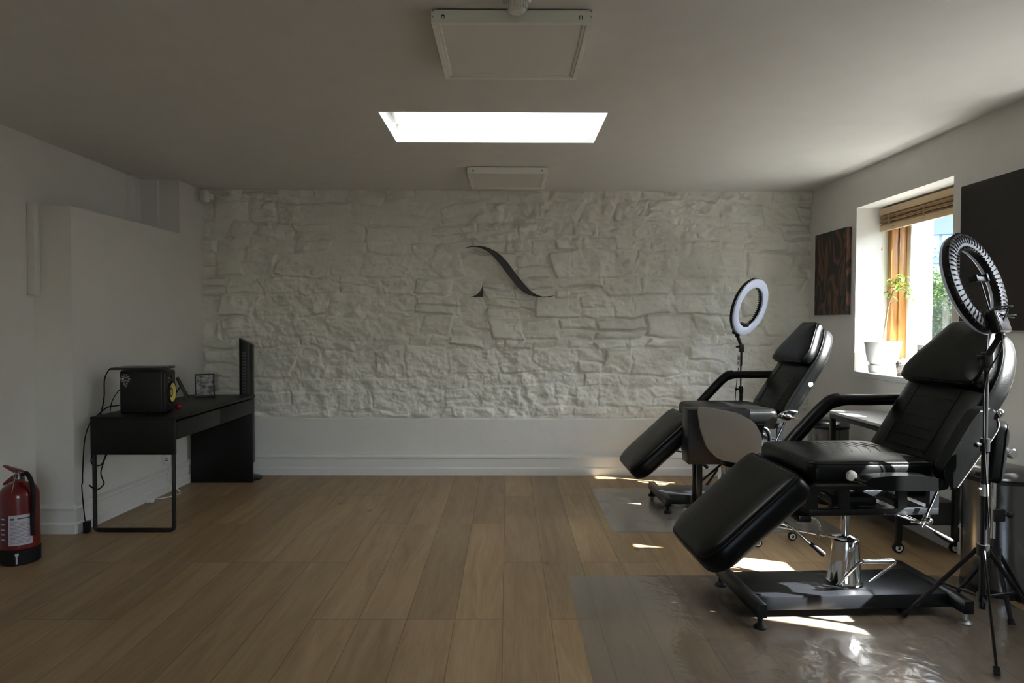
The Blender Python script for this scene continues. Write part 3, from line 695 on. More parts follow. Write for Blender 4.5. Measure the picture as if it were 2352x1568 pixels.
def bed(loc, rz, lab, near_arm=True):
    t = thing('treatment_bed', lab, 'treatment bed', loc, rz, 'black reclining treatment beds')
    X, Y, Z = Vector((1, 0, 0)), Vector((0, 1, 0)), Vector((0, 0, 1))
    # base
    bm = B(); box(bm, -.50, .43, -.165, .165, .040, .105, .004); obj('base_plate', bm, M['metal_black'], t)
    for sx in (-.52, .43):
        bm = B(); box(bm, sx-.022, sx+.022, -.275, .275, .052, .112, .003); ra = obj('base_rail', bm, M['metal_black'], t)
        for sy in (-.25, .25):
            bm = B(); lathe(bm, [(0, 0), (.028, 0), (.030, .008), (.018, .018), (.012, .02), (.012, .052), (0, .052)], (sx, sy, 0), 20); obj('foot', bm, M['zinc'] if sx > 0 else M['rubber'], t)
    bm = B(); lathe(bm, [(0, .105), (.082, .105), (.084, .115), (.078, .125), (.066, .30), (.067, .318), (.058, .328), (.030, .336), (.02, .337), (0, .337)], n=36); obj('column_cover', bm, M['chrome'], t)
    bm = B(); cyl(bm, (0, 0, .33), (0, 0, .50), .0185, 20); obj('piston', bm, M['chrome'], t)
    bm = B(); tube(bm, [(-.075, -.085, .125), (-.030, -.17, .255), (-.018, -.175, .262), (.0, -.177, .264), (.13, -.165, .262), (.15, -.163, .258), (.155, -.155, .25), (.085, -.075, .130)], .0075, 10)
    obj('foot_pedal', bm, M['chrome'], t)
    bm = B(); tube(bm, [(-.01, -.176, .264), (.14, -.164, .261)], .012, 10); obj('pedal_grip', bm, M['chrome'], t)
    # frame under the seat
    bm = B()
    for y in (-.17, .17):
        box(bm, -.27, .34, y-.016, y+.016, .482, .512, .002); box(bm, -.27, .34, y-.016, y+.016, .600, .634, .002)
        for x in (-.25, -.10, .17, .32): box(bm, x-.022, x+.022, y-.014, y+.014, .50, .605)
    for x in (-.25, -.02, .14, .32): box(bm, x-.02, x+.02, -.17, .17, .484, .508)
    box(bm, -.10, .12, -.06, .06, .50, .53)
    obj('seat_frame', bm, M['metal_black'], t)
    bm = B(); box(bm, -.07, .08, -.12, .15, .505, .55, .004); obj('height_box', bm, M['metal_black'], t)
    # seat
    SZ = .634
    cushion('seat', [(-.315, -.25), (-.295, -.29), (.27, -.29), (.27, .29), (-.295, .29), (-.315, .25)], .118, (Vector((0, 0, SZ)), X, Y, Z), t, bev=.044)
    bm = B()
    for i in range(7):
        x = -.13+i*.045; tube(bm, [(x, -.13, SZ+.1290), (x+.05, 0, SZ+.1290), (x, .13, SZ+.1290)], .0016, 5)
    obj('seat_stitching', bm, M['leather'], t)
    # footrest
    a = R(42); u = Vector((-math.cos(a), 0, -math.sin(a))); n_ = Vector((-math.sin(a), 0, math.cos(a)))
    O = Vector((-.36, 0, .708))-n_*.125
    cushion('footrest', [(0, -.295), (.52, -.295), (.60, -.22), (.60, .22), (.52, .295), (0, .295)], .125, (O, u, Y, n_), t, bev=.048)
    # backrest
    a = R(58); u = Vector((math.cos(a), 0, math.sin(a))); n_ = Vector((-math.sin(a), 0, math.cos(a)))
    O = Vector((.262, 0, .705))-n_*.10
    cushion('backrest', [(0, -.28), (.04, -.30), (.48, -.30), (.62, -.245), (.755, -.125), (.755, .125), (.62, .245), (.48, .30), (.04, .30), (0, .28)], .10, (O, u, Y, n_), t, bev=.038, rad=.08)
    O2 = O+n_*.094
    cushion('headrest', [(.41, -.27), (.47, -.29), (.53, -.272), (.745, -.135), (.755, -.11), (.755, .11), (.745, .135), (.53, .272), (.47, .29), (.41, .27)], .075, (O2, u, Y, n_), t, bev=.034, rad=.05)
    bm = B()
    for k in (-.16, .16): tube(bm, [O+u*.05+n_*.1115+Y*k, O+u*.40+n_*.1115+Y*k*.97], .002, 5)
    for i in range(6):
        q = O+u*(.07+i*.055)+n_*.1115; tube(bm, [q-Y*.15, q+Y*.15], .0014, 5)
    obj('back_stitching', bm, M['leather'], t)
    # arm: padded link from the backrest, padded forearm rest
    def arm(y, pts_link, pts_pad, nm):
        am = None
        bm = B(); tube(bm, pts_pad, .034, 16, smooth=4, ry=.042); am = obj('armrest', bm, M['leather'], t)
        bm = B(); tube(bm, pts_link, .030, 16, smooth=4, ry=.040); obj('arm_pad', bm, M['leather'], am)
    arm(.36, [(.50, .325, .960), (.40, .345, .955), (.30, .36, .952), (.18, .36, .952), (.105, .36, .935)], [(.15, .36, .955), (.11, .36, .945), (.05, .36, .895), (-.04, .36, .80), (-.10, .36, .735), (-.125, .36, .70)], 0)
    bm = B(); cyl(bm, (.43, .27, .95), (.45, .34, .955), .012); obj('arm_bracket', bm, M['chrome'], t)
    bm = B(); cyl(bm, (-.11, .28, .69), (-.11, .37, .69), .013); obj('arm_bracket', bm, M['chrome'], t)
    if near_arm:
        bm = B(); O3 = Vector((0, -.345, 0)); out = round_poly([(-.135, .672), (-.10, .700), (.0, .708), (.16, .705), (.235, .685), (.26, .655), (.20, .640), (-.06, .645)], .03, 5)
        prism(bm, out, -.035, .04, (O3, X, Z, -Y), .014, 4); am = obj('armrest', bm, M['leather'], t)
        bm = B(); a2 = Vector((.455-.245, 0, .965-.66)).normalized(); b2 = Vector((-a2.z, 0, a2.x))
        out = round_poly([(-.01, -.035), (.33, -.040), (.395, .01), (.375, .075), (.30, .085), (.03, .066)], .03, 5)
        prism(bm, out, -.035, .035, (Vector((.252, -.345, .655)), a2, b2, -Y), .014, 4); pd = obj('arm_pad', bm, M['leather'], am)
        bm = B(); out2 = [Vector((.252, -.380, .655))+a2*p+b2*q for p, q in [(.02, -.030), (.16, -.033), (.32, -.034), (.365, -.005)]]
        tube(bm, out2, .0035, 6, smooth=4); obj('stitched_edge', bm, M['zinc'], pd)
        bm = B(); cyl(bm, (.44, -.28, .955), (.465, -.37, .965), .012); sphere(bm, (.475, -.375, .975), .018); obj('arm_bracket', bm, M['chrome'], t)
        bm = B(); cyl(bm, (.24, -.30, .66), (.25, -.38, .66), .012); obj('arm_bracket', bm, M['chrome'], t)
        bm = B(); tube(bm, [(-.13, -.30, .675), (-.10, -.36, .675)], .008, 10); obj('arm_stub', bm, M['metal_black'], t)
    else:
        bm = B(); tube(bm, [(.24, -.30, .70), (.29, -.315, .735), (.34, -.315, .742), (.385, -.31, .735)], .006, 8, smooth=5)
        tube(bm, [(.27, -.31, .715), (.32, -.315, .705), (.365, -.31, .69)], .009, 8, smooth=5); sphere(bm, (.275, -.318, .715), .014)
        prism(bm, [(.14, .615), (.23, .615), (.235, .69), (.215, .70), (.17, .67)], 0, .012, (Vector((0, -.305, 0)), X, Z, Y)); obj('hinge_bracket', bm, M['chrome'], t)
        bm = B(); tube(bm, [(.15, -.30, .62), (.175, -.31, .60), (.19, -.31, .55), (.185, -.31, .47)], .014, 10, smooth=5); obj('arm_stub', bm, M['metal_black'], t)
    if near_arm:
        bm = B(); lathe(bm, [(0, -.022), (.012, -.022), (.021, -.016), (.024, 0)], (-.135, -.289, .690), 24, 'y'); obj('socket_cap', bm, M['plastic_white'], t, label='white round cap')
    bm = B(); p = O+u*.31+n_*.035; lathe(bm, [(0, -.010), (.005, -.012), (.020, -.010), (.023, 0)], (p.x, -.289, p.z), 24, 'y')
    obj('socket_cap', bm, M['plastic_white'], t, label='white round cap')
    # struts, levers, rods
    bm = B(); cyl(bm, (.34, -.21, .65), (.245, -.22, .45), .0085, 12); cyl(bm, (.266, -.219, .494), (.238, -.2205, .435), .013, 12); cyl(bm, (.34, .21, .65), (.245, .22, .45), .0085, 12); cyl(bm, (.245, -.22, .45), (.245, .22, .45), .007, 10)
    obj('back_strut', bm, M['chrome'], t)
    def lever(pts, grip):
        bm = B(); tube(bm, pts, .006, 10); l_ = obj('lever', bm, M['chrome'], t)
        bm = B(); tube(bm, grip, [.009, .011, .013, .011], 12); obj('grip', bm, M['rubber'], l_, label='black rubber grip')
    lever([(.12, -.15, .49), (.24, -.22, .45), (.30, -.235, .412)], [(.29, -.233, .418), (.31, -.238, .405), (.35, -.25, .382), (.362, -.252, .375)])
    lever([(-.41, -.14, .475), (-.34, -.20, .42), (-.28, -.235, .365)], [(-.287, -.232, .37), (-.272, -.238, .36), (-.24, -.25, .332), (-.232, -.252, .325)])
    bm = B(); cyl(bm, (.20, -.20, .455), (.245, -.26, .475), .006); sphere(bm, (.245, -.262, .475), .016); obj('knob', bm, M['chrome'], t)
    bm = B()
    cyl(bm, (-.44, -.10, .425), (-.06, -.12, .350), .006, 10); cyl(bm, (-.44, .10, .445), (-.10, .12, .42), .006, 10)
    tube(bm, [(-.24, -.12, .47), (-.20, -.13, .44), (-.19, -.13, .40), (-.195, -.12, .355)], .005, 8, smooth=5); tube(bm, [(-.40, -.10, .50), (-.385, -.12, .44), (-.38, -.12, .42)], .005, 8, smooth=4)
    obj('footrest_linkage', bm, M['chrome'], t)
    bm = B(); box(bm, -.30, -.24, -.15, .15, .44, .475, .006); obj('hinge_block', bm, M['metal_black'], t)
    return t
bed((1.640, 3.33, 0), R(2.5), 'black reclining treatment bed nearest the camera, on the glossy floor mat')
bed((1.668, 5.20, 0), R(1), 'black reclining treatment bed farther back beside the stone wall', near_arm=False)

# ------------------------------------------------------------------ ring lights
def ring_light(loc, ring_c, nrm, RO, feet, collar, lab, cables):
    t = thing('ring_light', lab, 'ring light', loc, 0, 'ring lights on tripods'); rc = Vector(ring_c)-Vector(loc); n_ = Vector(nrm).normalized()
    Zr = Vector((0, 0, 1)); Zr = (Zr-n_*Zr.dot(n_)).normalized(); Xr = Zr.cross(n_)*-1
    Mx = Matrix(((Xr.x, n_.x, Zr.x, rc.x), (Xr.y, n_.y, Zr.y, rc.y), (Xr.z, n_.z, Zr.z, rc.z), (0, 0, 0, 1)))   # local y = facing direction
    RI = RO*.70; rm = (RO+RI)/2; hw = (RO-RI)/2
    bm = B(); lathe(bm, [(RI-.001, -.012), (RI+.004, -.020), (rm, -.026), (RO-.004, -.020), (RO+.001, -.012), (RO+.001, .006), (RI-.001, .006), (RI-.001, -.012)], n=72, axis='y')
    nr = 56
    for k in range(nr):
        a = 2*PI*k/nr; c, s_ = math.cos(a), math.sin(a)
        if abs(((a+PI/2+PI) % (2*PI))-PI) < .20: continue
        for r0, r1 in ((RO-.020, RO+.004), (RI-.004, RI+.018)):
            tube(bm, [(c*r0, -.024, s_*r0), (c*r1, -.012, s_*r1)], .0042, 5)
        tube(bm, [(c*(RI+.02), -.026, s_*(RI+.02)), (c*(RO-.02), -.027, s_*(RO-.02))], .002, 4)
    bm.transform(Mx); obj('ring_housing', bm, M['plastic_black'], t, label='black ribbed back')
    bm = B(); lathe(bm, [(RI, .006), (RI+.001, .018), (RI+.010, .024), (RO-.010, .024), (RO-.001, .018), (RO, .006)], n=72, axis='y'); bm.transform(Mx); obj('diffuser', bm, M['led_face'], t, label='white ring diffuser')
    bm = B(); box(bm, -.056, .056, -.060, -.020, -RO-.010, -RI+.020, .012, 3)
    bm.transform(Mx); cb = obj('control_box', bm, M['plastic_black'], t)
    bm = B(); box(bm, -.044, .044, -.062, -.058, -RO+.0, -RI+.010, .003); bm.transform(Mx); obj('control_panel', bm, M['laptop'], cb)
    bm = B(); box(bm, -.034, -.018, -.065, -.061, -RI-.014, -RI-.002, .001); bm.transform(Mx); obj('switch', bm, M['red_plastic'], cb, label='small red switch')
    # pole and head
    top = Mx @ Vector((0, -.03, -RO-.02)); hx = Vector((0, 0, top.z-.09))
    bm = B(); tube(bm, [top+(Mx.to_3x3() @ Vector((0, 0, .03))), top, hx], .013, 12); sphere(bm, top, .019); box(bm, hx.x-.017, hx.x+.017, hx.y-.017, hx.y+.017, hx.z-.045, hx.z+.02, .004); tube(bm, [hx+Vector((0, 0, 0)), hx+Vector((-.045, 0, .0))], .009, 10); obj('ball_head', bm, M['plastic_black'], t)
    bm = B(); cyl(bm, (0, 0, collar), (0, 0, hx.z-.03), .0095, 16); obj('upper_pole', bm, M['plastic_black'], t)
    bm = B(); cyl(bm, (0, 0, collar-.25), (0, 0, collar+(hx.z-collar)*.55), .0135, 16); obj('lower_pole', bm, M['plastic_black'], t)
    zc = collar+(hx.z-collar)*.55
    bm = B(); cyl(bm, (0, 0, zc-.03), (0, 0, zc+.025), .0185, 16); cyl(bm, (0, 0, zc), (-.04, -.01, zc), .007); sphere(bm, (-.043, -.011, zc), .012); obj('clamp', bm, M['plastic_black'], t)
    z2 = collar+(hx.z-collar)*.32
    bm = B(); cyl(bm, (0, 0, z2-.03), (0, 0, z2+.02), .0165, 16); cyl(bm, (0, 0, z2), (-.03, -.008, z2), .006); obj('clamp', bm, M['zinc'], t, label='metal clamp')
    bm = B(); cyl(bm, (0, 0, collar-.02), (0, 0, collar+.025), .024, 16); obj('collar', bm, M['plastic_black'], t)
    bm = B(); cyl(bm, (0, 0, collar-.22), (0, 0, collar-.185), .020, 14); obj('collar', bm, M['plastic_black'], t)
    for f in feet:
        f = Vector(f)-Vector(loc); f.z = 0; d = f.normalized(); p0 = d*.022+Vector((0, 0, collar)); p1 = f+Vector((0, 0, .010))
        bm = B(); tube(bm, [p0, p1], .0095, 8, ry=.006); lg = obj('leg', bm, M['plastic_black'], t)
        bm = B(); tube(bm, [p0.lerp(p1, .94), p1-Vector((0, 0, .002))], .0125, 10); obj('rubber_foot', bm, M['rubber'], lg)
        bm = B(); tube(bm, [d*.018+Vector((0, 0, collar-.20)), p0.lerp(p1, .48)], .006, 8); obj('brace', bm, M['plastic_black'], lg)
    if cables:
        q = Mx @ Vector((0, -.06, -RI+.01)); bm = B(); pts = []
        for i in range(40):
            a = i*.55; pts.append(q+Vector((math.cos(a)*(.05+.012*math.sin(i*1.3)), math.sin(a)*.02, .006*math.sin(i*.7)+.02*math.cos(a*.5))))
        tube(bm, pts, .0028, 6, smooth=3)
        tube(bm, [q+Vector((.03, 0, .01)), q+Vector((-.01, -.02, -.06)), top+Vector((-.01, -.02, -.05)), hx+Vector((-.012, -.012, -.1)), Vector((-.015, -.014, .9)), Vector((.013, -.016, .5))], .003, 6, smooth=6)
        obj('coiled_cable', bm, M['rubber'], t)
        bm = B(); h0 = Mx @ Vector((0, -.02, -RI)); h1 = Mx @ Vector((.01, -.02, .01)); tube(bm, [h0, h1], .0045, 8)
        obj('phone_holder_arm', bm, M['plastic_black'], t)
        bm = B(); box(bm, -.050, .050, -.032, -.012, .0, .022, .004); box(bm, -.056, -.040, -.040, -.004, -.004, .026, .003); box(bm, .040, .056, -.040, -.004, .0, .034, .003); bm.transform(Mx); obj('phone_holder', bm, M['plastic_black'], t)
    else:
        bm = B(); box(bm, -.05, .05, -.02, .02, -RI-.005, -RI+.022, .006); bm.transform(Mx); obj('phone_holder', bm, M['plastic_black'], t)
        bm = B(); tube(bm, [hx+Vector((-.02, -.01, -.25)), Vector((-.03, -.02, 1.0)), Vector((-.05, -.02, .8)), Vector((-.06, -.02, .5))], .003, 6, smooth=6)
        for k in range(4): tube(bm, [Vector((-.012, 0, 1.02+.022*k)), Vector((-.032, -.005, 1.025+.022*k)), Vector((-.03, -.005, 1.035+.022*k)), Vector((-.012, 0, 1.032+.022*k))], .003, 6)
        obj('cable', bm, M['rubber'], t)
    return t
ring_light((2.022, 2.908, 0), (1.985, 2.94, 1.532), (-.50, .80, -.30), .222, [(1.836, 3.164, 0), (1.887, 2.622, 0), (2.335, 2.93, 0)], .40, 'ring light on a tripod in the foreground right, seen from its ribbed back', True)
ring_light((1.915, 5.66, 0), (1.965, 5.63, 1.50), (.618, -.727, -.295), .236, [(1.65, 5.72, 0), (2.10, 5.86, 0), (1.98, 5.40, 0)], .40, 'ring light with its white face visible behind the farther bed', False)

# ------------------------------------------------------------------ tattooing arm rest on a tripod
t = thing('arm_rest_stand', 'black padded arm rest on a tripod stand, at the right edge behind the near bed', 'arm rest stand', (2.315, 3.245, 0))
bm = B(); cyl(bm, (0, 0, .22), (0, 0, .66), .0135); obj('post', bm, M['metal_black'], t)
bm = B(); cyl(bm, (0, 0, .35), (0, 0, .64), .0105); bm.transform(Matrix.Translation((-.022, -.012, 0))); obj('chrome_tube', bm, M['chrome'], t)
bm = B(); box(bm, -.028, .028, -.028, .028, .43, .49, .006); cyl(bm, (0, 0, .46), (.055, -.01, .46), .008); sphere(bm, (.058, -.01, .46), .016); obj('clamp', bm, M['plastic_black'], t)
bm = B(); cyl(bm, (0, -.01, .755), (.04, -.03, .755), .008); lathe(bm, [(0, -.012), (.018, -.014), (.024, -.008), (.024, .010), (0, .010)], (.045, -.035, .755), 24, 'y'); obj('tilt_knob', bm, M['chrome'], t, label='round chrome knob')
a = R(84); cushion('arm_pad', [(-.14, -.10), (.14, -.10), (.14, .10), (-.14, .10)], .06, (Vector((-.03, .02, .765)), Vector((math.cos(a), 0, math.sin(a))), Vector((.5, .866, 0)), Vector((math.sin(a)*.866, -.5*math.sin(a), -math.cos(a)))), t, rad=.03, bev=.02)
bm = B(); cyl(bm, (0, 0, .25), (0, 0, .30), .024); obj('collar', bm, M['plastic_black'], t)
for d in ((-.05, -.185), (.185, .02), (-.12, .12)):
    bm = B(); tube(bm, [(d[0]*.12, d[1]*.12, .27), (d[0], d[1], .012)], .010, 10); lg = obj('leg', bm, M['metal_black'], t)
    bm = B(); tube(bm, [(d[0]*.93, d[1]*.93, .03), (d[0], d[1], .013)], .0135, 10); obj('rubber_foot', bm, M['rubber'], lg)

# ------------------------------------------------------------------ swivel stool, work trolley, side trolley, bins
def caster(bm_w, bm_f, x, y, r=.026):
    lathe(bm_w, [(.012, -.010), (r, -.010), (r, .010), (.012, .010)], (x, y, r), 18, 'y'); box(bm_f, x-.012, x+.012, y-.013, y+.013, r+.008, r+.038, .003)
t = thing('swivel_chair', 'grey shell backed swivel chair on casters between the two beds', 'chair', (1.57, 4.43, 0))
bm = B(); px = lambda u, v: ((u-1167)/1590.267*4.22-1.57, 1.355-(v-744)/1590.267*4.22)
out = round_poly([px(*p) for p in [(1611, 936), (1640, 938), (1697, 947), (1735, 968), (1756, 1003), (1752, 1032), (1725, 1060), (1695, 1062), (1655, 1056), (1630, 1030), (1616, 985)]], .03, 4)
prism(bm, out, 0, .03, (Vector((0, 0, 0)), Vector((1, 0, 0)), Vector((0, 0, 1)), Vector((0, 1, 0))), .008, 3)
bmesh.ops.triangulate(bm, faces=[f for f in bm.faces if len(f.verts) > 4]); bmesh.ops.subdivide_edges(bm, edges=[e for e in bm.edges if e.calc_length() > .05], cuts=4, use_grid_fill=True)
for v in bm.verts: v.co.y += -.235+1.1*(v.co.x+.15)**2+.12*(v.co.z-.66)**2
obj('backrest', bm, M['grey_shell'], t)
bm = B(); pts = [px(*p) for p in [(1655, 945), (1652, 985), (1657, 1020), (1668, 1058)]]
tube(bm, [(x, -.238+1.1*(x+.15)**2+.12*(z-.66)**2, z) for x, z in pts], .0014, 5, smooth=5); obj('seam', bm, M['grey_shell'], t)
bm = B(); lathe(bm, [(0, .44), (.17, .44), (.19, .455), (.19, .485), (.17, .505), (0, .51)], n=36); obj('seat', bm, M['leather'], t)
bm = B(); tube(bm, [(-.08, .0, .43), (-.12, -.12, .42), (-.14, -.19, .47), (-.15, -.205, .54)], .012, 8, smooth=4); obj('back_support', bm, M['metal_black'], t)
bm = B(); cyl(bm, (0, 0, .08), (0, 0, .44), .024); cyl(bm, (0, 0, .08), (0, 0, .25), .032); obj('gas_lift', bm, M['chrome'], t)
bw, bf = B(), B(); a0 = math.atan2(4.188-4.43, 1.528-1.57)
for k in range(5):
    a = a0+2*PI*k/5; c, s_ = math.cos(a), math.sin(a); bm = B(); tube(bm, [(c*.02, s_*.02, .11), (c*.25, s_*.25, .072)], [.022, .014], 10); obj('base_arm', bm, M['chrome'], t)
    bm = B(); lathe(bm, [(.012, -.010), (.026, -.010), (.026, .010), (.012, .010), (.012, -.010)], (c*.25, s_*.25, .0262), 18, 'y'); cs = obj('caster', bm, M['rubber'], t)
    bm = B(); lathe(bm, [(.010, -.0115), (.018, -.0115), (.018, .0115), (.010, .0115)], (c*.25, s_*.25, .0262), 18, 'y'); obj('wheel_ring', bm, M['plastic_white'], cs, label='white wheel ring')
bw.free(); bf.free()

t = thing('work_trolley', 'black boxy work trolley on legs behind the grey swivel chair', 'trolley', (1.235, 4.70, 0))
bm = B(); box(bm, 0, .42, 0, .17, .40, .775, .003); obj('cabinet', bm, M['desk_black'], t)
for (a, b) in ((.085, .03), (.085, .14), (.34, .03), (.34, .14)):
    bm = B(); box(bm, a-.018, a+.018, b-.012, b+.012, .03, .40, .002); obj('leg', bm, M['metal_black'], t)
bm = B(); tube(bm, [(.10, .03, .28), (.24, .03, .40)], .008, 8); obj('brace', bm, M['metal_black'], t)
for a in (.085, .34):
    bm = B(); box(bm, a-.018, a+.018, -.02, .19, .0, .03, .003); obj('foot_bar', bm, M['metal_black'], t)

t = thing('side_trolley', 'black framed rolling side table with grey top below the window', 'side table', (2.31, 4.06, 0)); W, L = .37, .88
bm = B(); box(bm, 0, W, 0, L, .722, .74, .002); obj('tabletop', bm, M['wood_grey'], t, label='grey tabletop')
bm = B(); box(bm, 0, W, 0, L, .690, .7215, .002); box(bm, .01, W-.01, .01, L-.01, .165, .30, .004); obj('shelf_frame', bm, M['metal_black'], t)
for a in (.016, W-.016):
    for b in (.016, L-.016):
        bm = B(); box(bm, a-.016, a+.016, b-.016, b+.016, .075, .70, .002); lg = obj('leg', bm, M['metal_black'], t)
        bm = B(); lathe(bm, [(.014, -.011), (.030, -.011), (.030, .011), (.014, .011), (.014, -.011)], (a, b, .0302), 20, 'y'); box(bm, a-.014, a+.014, b-.014, b+.014, .04, .078, .002); cs = obj('caster', bm, M['rubber'], t)
        bm = B(); lathe(bm, [(.010, -.0125), (.020, -.0125), (.022, .0), (.020, .0125), (.010, .0125)], (a, b, .0302), 20, 'y'); obj('wheel_ring', bm, M['plastic_white'], cs, label='white wheel ring')
bm = B(); box(bm, .04, .33, .2, .6, .30, .335, .004); bm2 = obj('black_tray', bm, M['plastic_black'], loc=(2.31, 4.06, .001)); tag(bm2, 'flat black tray on the lower shelf of the rolling side table', 'tray')

def pedal_bin(loc, r, lab):
    t = thing('pedal_bin', lab, 'bin', loc, 0, 'round steel pedal bins')
    bm = B(); lathe(bm, [(0, .02), (r, .02), (r, .565), (0, .565)], n=48); obj('body', bm, M['steel'], t)
    bm = B(); lathe(bm, [(0, 0), (r+.004, 0), (r+.006, .01), (r+.004, .035), (r-.003, .035)], n=48); obj('base_ring', bm, M['plastic_black'], t)
    bm = B(); lathe(bm, [(r-.004, .565), (r+.004, .566), (r+.004, .582), (r-.002, .585)], n=48); obj('rim', bm, M['plastic_black'], t)
    bm = B(); lathe(bm, [(0, .642), (r*.5, .640), (r*.8, .632), (r*.96, .618), (r+.005, .602), (r+.005, .586), (0, .586)], n=48); obj('lid', bm, M['steel'], t)
    bm = B(); box(bm, -.03, .03, -r-.035, -r+.01, .012, .022, .004); obj('pedal', bm, M['plastic_black'], t)
pedal_bin((2.47, 5.30, 0), .145, 'round stainless steel pedal bin in the corner beyond the side trolley')
pedal_bin((2.525, 3.52, 0), .162, 'round stainless steel pedal bin at the right edge of the picture')

# ------------------------------------------------------------------ clear floor mats
def floor_mat(x0, x1, y0, y1, lab, z, mm):
    bm = B(); prism(bm, round_poly([(x0, y0), (x1, y0), (x1, y1), (x0, y1)], .06, 6), z, z+.002); tag(obj('floor_mat', bm, mm, smooth=False), lab, 'floor mat', 'clear floor mats')
floor_mat(.69, 2.20, 4.478, 5.675, 'frosted clear floor mat under the farther bed', .0005, M['mat_frosted'])
floor_mat(.325, 2.45, 2.0, 3.70, 'scuffed clear glossy floor mat under the nearest bed', .0005, M['mat_clear'])

# ------------------------------------------------------------------ things on the window sill
t = thing('potted_plant', 'small leafy tree in a white self-watering pot on the window sill', 'plant', (2.825, 5.20, SILL))
bm = B(); lathe(bm, [(0, 0), (.092, 0), (.098, .01), (.100, .055), (.095, .058), (0, .058)], n=40); obj('saucer', bm, M['pot_white'], t)
bm = B(); lathe(bm, [(0, .058), (.088, .058), (.094, .072), (.104, .085), (.131, .232), (.127, .234), (.122, .215), (0, .21)], n=40); obj('pot', bm, M['pot_white'], t)
bm = B(); lathe(bm, [(0, .212), (.121, .213)], n=24); obj('soil', bm, M['soil'], t)
st = [(-.005, 0, .21), (.012, 0, .28), (.022, 0, .38), (.030, -.01, .48), (.045, -.02, .56), (.07, -.03, .64), (.08, -.03, .70)]
bm = B(); tube(bm, st, [.010, .008, .007, .006, .005], 8, smooth=6); tube(bm, [(.034, -.012, .50), (.06, -.02, .53), (.085, -.03, .535)], .003, 6); tube(bm, [(.038, -.015, .52), (.025, -.01, .57)], .003, 6); tube(bm, [(.07, -.03, .62), (.12, -.06, .62), (.15, -.09, .58)], .003, 6)
obj('stem', bm, M['bark'], t)
def leaf(bm, p, d, L, w_, droop=.4, fold=.2):
    d = Vector(d).normalized(); s_ = d.cross(Vector((0, 0, 1)));
    if s_.length < .1: s_ = Vector((1, 0, 0))
    s_.normalize(); nrm = s_.cross(d); rows = []
    for k in range(5):
        f = k/4; c = Vector(p)+d*L*f-Vector((0, 0, 1))*droop*L*f*f; ww = w_*math.sin(PI*(.08+.92*f)**.8)*.5 if k < 4 else .0005
        rows.append([bm.verts.new(c-s_*ww+nrm*fold*ww), bm.verts.new(c), bm.verts.new(c+s_*ww+nrm*fold*ww)])
    for k in range(4):
        for j in range(2): bm.faces.new((rows[k][j], rows[k][j+1], rows[k+1][j+1], rows[k+1][j]))
bm = B(); rnd = random.Random(3)
for cl in ((.08, -.03, .70), (.06, -.02, .66), (.10, -.05, .64), (.05, -.02, .60), (.14, -.08, .62), (.16, -.10, .57), (.11, -.03, .72), (.13, -.07, .66)):
    for k in range(8):
        a = 2*PI*k/8+rnd.random(); leaf(bm, Vector(cl)+Vector((rnd.uniform(-.02, .02), rnd.uniform(-.02, .02), rnd.uniform(-.02, .02))), (math.cos(a), math.sin(a), rnd.uniform(-.1, .5)), rnd.uniform(.045, .075), .022, .7)
obj('foliage', bm, M['leaf'], t)
# carved head
t = thing('stone_head_ornament', 'small carved grey stone head ornament with beaded hair on the sill', 'ornament', (2.775, 4.85, SILL), R(200))
bm = B(); secs = [(0, .030, .030, .0), (.012, .032, .032, .0), (.02, .024, .024, .004), (.03, .028, .024, .006), (.045, .037, .029, .006), (.062, .041, .033, .003), (.078, .042, .035, .0), (.092, .039, .034, -.002), (.105, .030, .028, -.004), (.113, .016, .016, -.005), (.116, .003, .003, -.005)]
rows = []
for (z, a, b, ox) in secs:
    row = []
    for k in range(32):
        an = 2*PI*k/32; c, s_ = math.cos(an), math.sin(an); rr = 1.0
        x = a*c+ox; y = b*s_
        if c > .9:                                   # brow, nose, lips, chin on the +x side
            if .046 < z < .066: x += .008*(c-.9)*10
            if .07 < z < .08: x += .002
            if .028 < z < .046: x += .003*(c-.9)*10
        row.append(bm.verts.new((x, y, z)))
    rows.append(row)
for i in range(len(rows)-1):
    for k in range(32): bm.faces.new((rows[i][k], rows[i][(k+1) % 32], rows[i+1][(k+1) % 32], rows[i+1][k]))
bm.faces.new(rows[0][::-1]); bm.faces.new(rows[-1])
sphere(bm, (.047, 0, .052), .006, 1, .8, 1.4, 10, 8); sphere(bm, (.041, 0, .039), .006, .8, 1.4, .5, 10, 8); sphere(bm, (.038, .014, .063), .005, .8, 1.3, .5, 8, 6); sphere(bm, (.038, -.014, .063), .005, .8, 1.3, .5, 8, 6)
for s_ in (-1, 1): sphere(bm, (.0, s_*.036, .052), .010, .8, .4, 1.9, 10, 8)
obj('face', bm, M['stone_grey'], t)
bm = B()
for i, (z, a, b, ox) in enumerate([(.066, .041, .035, .0), (.073, .0425, .036, -.001), (.081, .0425, .036, -.001), (.089, .040, .035, -.002), (.096, .036, .032, -.003), (.103, .031, .028, -.004), (.109, .023, .022, -.005), (.115, .014, .014, -.005), (.121, .008, .008, -.005)]):
    n = max(6, int(2*PI*a/.0075))
    for k in range(n):
        an = 2*PI*(k+.5*(i % 2))/n
        if z < .078 and math.cos(an) > .3+.4*(.078-z)/.012*-1+.2: continue
        sphere(bm, (a*math.cos(an)+ox, b*math.sin(an), z), .0046, 1, 1, 1, 6, 4)
obj('beaded_hair', bm, M['stone_grey'], t)
t = thing('succulent_pot', 'small brown textured pot with white rim at the right of the sill', 'plant pot', (2.83, 4.655, SILL))
